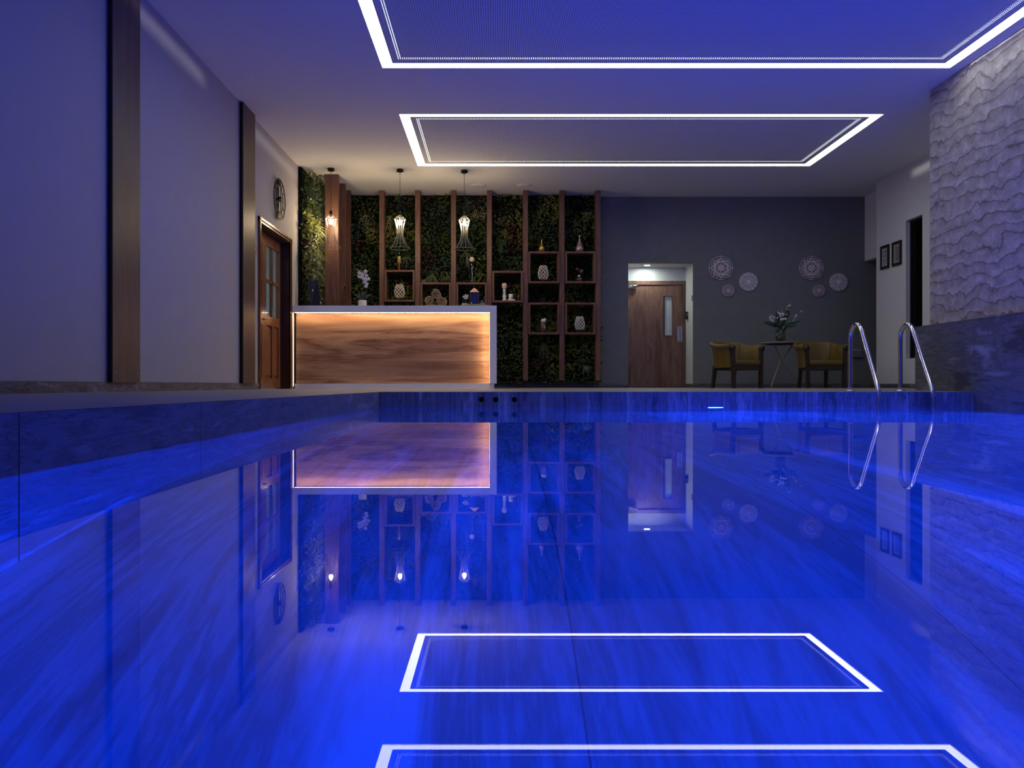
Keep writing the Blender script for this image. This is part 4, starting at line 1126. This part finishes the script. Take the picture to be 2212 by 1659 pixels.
# ------------------------------------------------------------------ armchairs and table
def armchair(name, loc, rz, lab):
    r = empty(name, loc, lab, 'armchair', 'mustard tub chairs', rz)
    # local: front is -y
    hw = .315; fy, by = -.27, .27; hb = .22
    def legm(x, y, x2, y2, z0, z1, w0, w1):
        m = MB(); vs = []
        for z, cx_, cy_, w in ((z0, x2, y2, w0), (z1, x, y, w1)):
            for sx, sy in ((-1, -1), (1, -1), (1, 1), (-1, 1)): vs.append((cx_ + sx * w / 2, cy_ + sy * w / 2, z))
        m.add(vs, [(3, 2, 1, 0), (4, 5, 6, 7), (0, 1, 5, 4), (1, 2, 6, 5), (2, 3, 7, 6), (3, 0, 4, 7)]); return m
    for sx in (-1, 1):
        m = legm(sx * hw, fy, sx * (hw - .015), fy, 0, .66, .058, .05)
        m.smooth = True
        m.tube([(sx * (hw + .012), fy - .027, .665), (sx * (hw + .012), fy + .03, .665)], .046, 18)
        m.build('leg', 'chairwood', r, False)
        legm(sx * hb, by - .02, sx * (hb + .01), by + .03, 0, .38, .045, .055).build('leg', 'chairwood', r, False)
    m = MB(); m.box(-hw, hw, fy - .015, fy + .02, .30, .375)
    for sx in (-1, 1):
        m.add([(sx * hw - .015, fy, .30), (sx * hw + .015, fy, .30), (sx * hb + .015, by, .30), (sx * hb - .015, by, .30), (sx * hw - .015, fy, .375), (sx * hw + .015, fy, .375), (sx * hb + .015, by, .375), (sx * hb - .015, by, .375)], [(3, 2, 1, 0), (4, 5, 6, 7), (0, 1, 5, 4), (1, 2, 6, 5), (2, 3, 7, 6), (3, 0, 4, 7)])
    m.box(-hb, hb, by - .03, by, .30, .375)
    m.build('seat_frame', 'chairwood', r, False)
    m = SM(); m.bbox(-.285, .285, fy - .03, by - .04, .375, .465, .035, 3); m.build('seat', 'yellow', r, False)
    # wrap-around shell
    m = SM(); nu = 44; pts = []
    path = []
    for i in range(nu + 1):
        u = -1 + 2 * i / nu
        a = u * PI / 2
        # superellipse-ish U open to the front
        ca, sa = math.cos(a), math.sin(a)
        x = math.copysign(abs(sa) ** .62, sa) * .315
        y = -.235 + abs(ca) ** .62 * .52
        path.append((x, y, abs(u)))
    rows = []
    for i, (x, y, au) in enumerate(path):
        x2, y2, _ = path[min(i + 1, nu)]; x1, y1, _ = path[max(i - 1, 0)]
        tx, ty = x2 - x1, y2 - y1; L = math.hypot(tx, ty) or 1
        nx, ny = -ty / L, tx / L
        if nx * x + ny * (y) < 0 and abs(y) > -1:
            pass
        cxx, cyy = 0, -.05
        if nx * (x - cxx) + ny * (y - cyy) < 0: nx, ny = -nx, -ny
        k = min(1, max(0, (au - .35) / .5)); k = k * k * (3 - 2 * k)
        top = .80 * (1 - k) + .735 * k
        fl = .055
        prof = [(0.0, .375), (.0, .46), (.008, .56), (.02, .65), (.035, top - .045), (.05, top - .012), (.07, top), (.10, top - .006), (.125, top - .028), (.128, top - .055), (.11, top - .075), (.085, top - .085), (.065, .60), (.05, .48), (.045, .34)]
        rows.append([(x + nx * (o - .01), y + ny * (o - .01) * 1.0, z) for o, z in prof])
    n = len(rows[0]); vs = [p for rw in rows for p in rw]
    fs = [(i * n + j, (i + 1) * n + j, (i + 1) * n + j + 1, i * n + j + 1) for i in range(nu) for j in range(n - 1)]
    fs += [tuple(range(n)), tuple(reversed([nu * n + j for j in range(n)]))]
    m.add(vs, fs); bk = m.build('backrest', 'yellow', r, False)
    # seams
    m = SM()
    for i in (int(nu * .24), int(nu * .76)):
        m.tube([(p[0] * .985, p[1] - .006, p[2]) for p in rows[i][1:7]], .004, 5)
    m.build('seam', 'seam', bk, False)
    return r
armchair('armchair', (X(1614, 13.08) - .12, 13.32, zf(4, 13.3)), math.radians(27), 'mustard tub armchair left of the round table, turned towards it')
armchair('armchair', (X(1784.5, 13.08), 13.35, zf(5.4, 13.3)), 0, 'mustard tub armchair right of the round table, behind the ladder')
tx, ty = X(1687, 14.05), 14.05; tz = zf(tx, ty)
r = empty('side_table', (tx, ty, tz), 'small round table with three bent metal legs between the armchairs', 'table')
zt = Z(741, ty)
m = SM(); m.lathe([(.31, -.022), (.348, -.014), (.358, 0), (.355, .010), (.34, .012)], (tx, ty, zt), 40); m.build('table_top', 'tablemetal', r)
m = SM(); m.disc((tx, ty, zt - .026), .26, 'z', 32, .012); m.build('underframe', 'black_metal', r)
for a in (-6, -138, 102):
    a = math.radians(a); u = (math.cos(a), math.sin(a))
    pts = [(.345, tz + .008), (.19, tz + .24), (.075, tz + .40), (.032, tz + .47), (.040, tz + .53), (.12, tz + .64), (.20, zt - .03)]
    m = SM(); m.tube(bez([(tx + q * u[0], ty + q * u[1], z) for q, z in pts], 5), .0105, 10); m.build('leg', 'tablemetal', r)
vz = zt + .012
r = empty('flower_vase', (X(1686, ty), ty, vz), 'glass vase of white blossoms and dark leaves on the round table', 'flower vase')
vx = X(1686, ty)
m = SM(); m.lathe([(.086, 0), (.088, .01), (.088, .235), (.084, .235), (.084, .012)], (vx, ty, vz), 28, cap=False); m.build('vase', 'vase_glass', r)
m = SM()
for _ in range(90):
    a, q = random.uniform(0, 2 * PI), .068 * math.sqrt(random.random())
    m.sphere((vx + q * math.cos(a), ty + q * math.sin(a), vz + random.uniform(.016, .125)), random.uniform(.010, .017), 6)
m.build('pebble_fill', 'soil', r)
m = SM()
base = Vector((vx, ty, vz + .1))
tips = [(1664, 703), (1672, 690), (1680, 680), (1686, 672), (1692, 678), (1699, 664), (1702, 658), (1710, 690), (1718, 682), (1727, 673), (1694, 688), (1683, 692), (1660, 684), (1690, 698), (1675, 683)]
for px, py in tips:
    t = Vector((X(px, ty), ty + random.uniform(-.12, .12), Z(py, ty))); mid = base.lerp(t, .5) + Vector((0, 0, .05))
    m.tube([base, mid, t], .003, 5)
m.build('stem', 'leaf7', r)
def blossoms(seg, n, s):
    m = SM()
    for _ in range(n):
        (xa, ya), (xb, yb) = seg[random.randrange(len(seg))]
        t = random.random(); px, py = xa + (xb - xa) * t + random.gauss(0, 1.6), ya + (yb - ya) * t + random.gauss(0, 1.6)
        m.sphere((X(px, ty), ty + random.uniform(-.10, .04), Z(py, ty)), s * random.uniform(.7, 1.25), 7)
    return m
blossoms([((1699, 676), (1703, 658)), ((1680, 684), (1684, 671)), ((1662, 686), (1675, 686)), ((1705, 694), (1728, 672)), ((1690, 690), (1697, 676))], 80, .011).build('blossom', 'petal', r)
blossoms([((1680, 682), (1700, 680)), ((1684, 694), (1692, 690)), ((1665, 692), (1674, 693))], 26, .019).build('large_blossom', 'petal', r)
m = SM(); m.cur = 6
def bigleaf(px0, py0, px1, py1, w):
    a = Vector((X(px0, ty), ty - .03, Z(py0, ty))); b = Vector((X(px1, ty), ty - .10, Z(py1, ty)))
    dv = b - a; L = dv.length; dv.normalize(); sd = dv.cross(Vector((0, -1, 0))).normalized(); up = Vector((0, -1, 0)); vs = []
    for k in range(9):
        t = k / 8; ww = w * math.sin(PI * (t * .92 + .06)) ** .7; c = a + dv * L * t + up * (.02 * math.sin(PI * t))
        vs += [c + sd * ww - up * .012, c, c - sd * ww - up * .012]
    m.add(vs, [(k * 3 + j, k * 3 + j + 1, k * 3 + j + 4, k * 3 + j + 3) for k in range(8) for j in (0, 1)])
bigleaf(1680, 706, 1646, 696, .036); bigleaf(1682, 700, 1665, 698, .03); bigleaf(1694, 704, 1724, 693, .034); bigleaf(1694, 706, 1719, 703, .022)
bigleaf(1690, 700, 1702, 662, .045); bigleaf(1682, 700, 1672, 676, .034); bigleaf(1687, 706, 1690, 690, .04); bigleaf(1685, 710, 1674, 700, .03); bigleaf(1692, 712, 1702, 702, .025)
m.build('leaf', LM, r)

# ------------------------------------------------------------------ camera, world, view
cam = bpy.data.cameras.new('camera'); co = bpy.data.objects.new('camera', cam); COL.objects.link(co)
co.location = (0, 0, ZC); co.rotation_euler = (PI / 2, 0, 0)
cam.sensor_width = 36; cam.lens = F / 2212 * 36
cam.shift_x = (1106 - CX) / 2212; cam.shift_y = (CY - 829.5) / 2212; cam.clip_start = .02
sc.camera = co
wd = bpy.data.worlds.new('world'); sc.world = wd; wd.use_nodes = True
wd.node_tree.nodes['Background'].inputs[0].default_value = (.01, .012, .02, 1); wd.node_tree.nodes['Background'].inputs[1].default_value = .1
vs_ = sc.view_settings; vs_.view_transform = 'Standard'; vs_.look = 'None'; vs_.exposure = 0; vs_.gamma = 1; vs_.use_curve_mapping = False
sc.cycles.max_bounces = 12; sc.cycles.diffuse_bounces = 5; sc.cycles.glossy_bounces = 5; sc.cycles.transmission_bounces = 8; sc.cycles.transparent_max_bounces = 12
sc.cycles.caustics_reflective = True; sc.cycles.caustics_refractive = True; sc.cycles.sample_clamp_indirect = 6.0; sc.cycles.blur_glossy = .5
sc.cycles.use_denoising = True
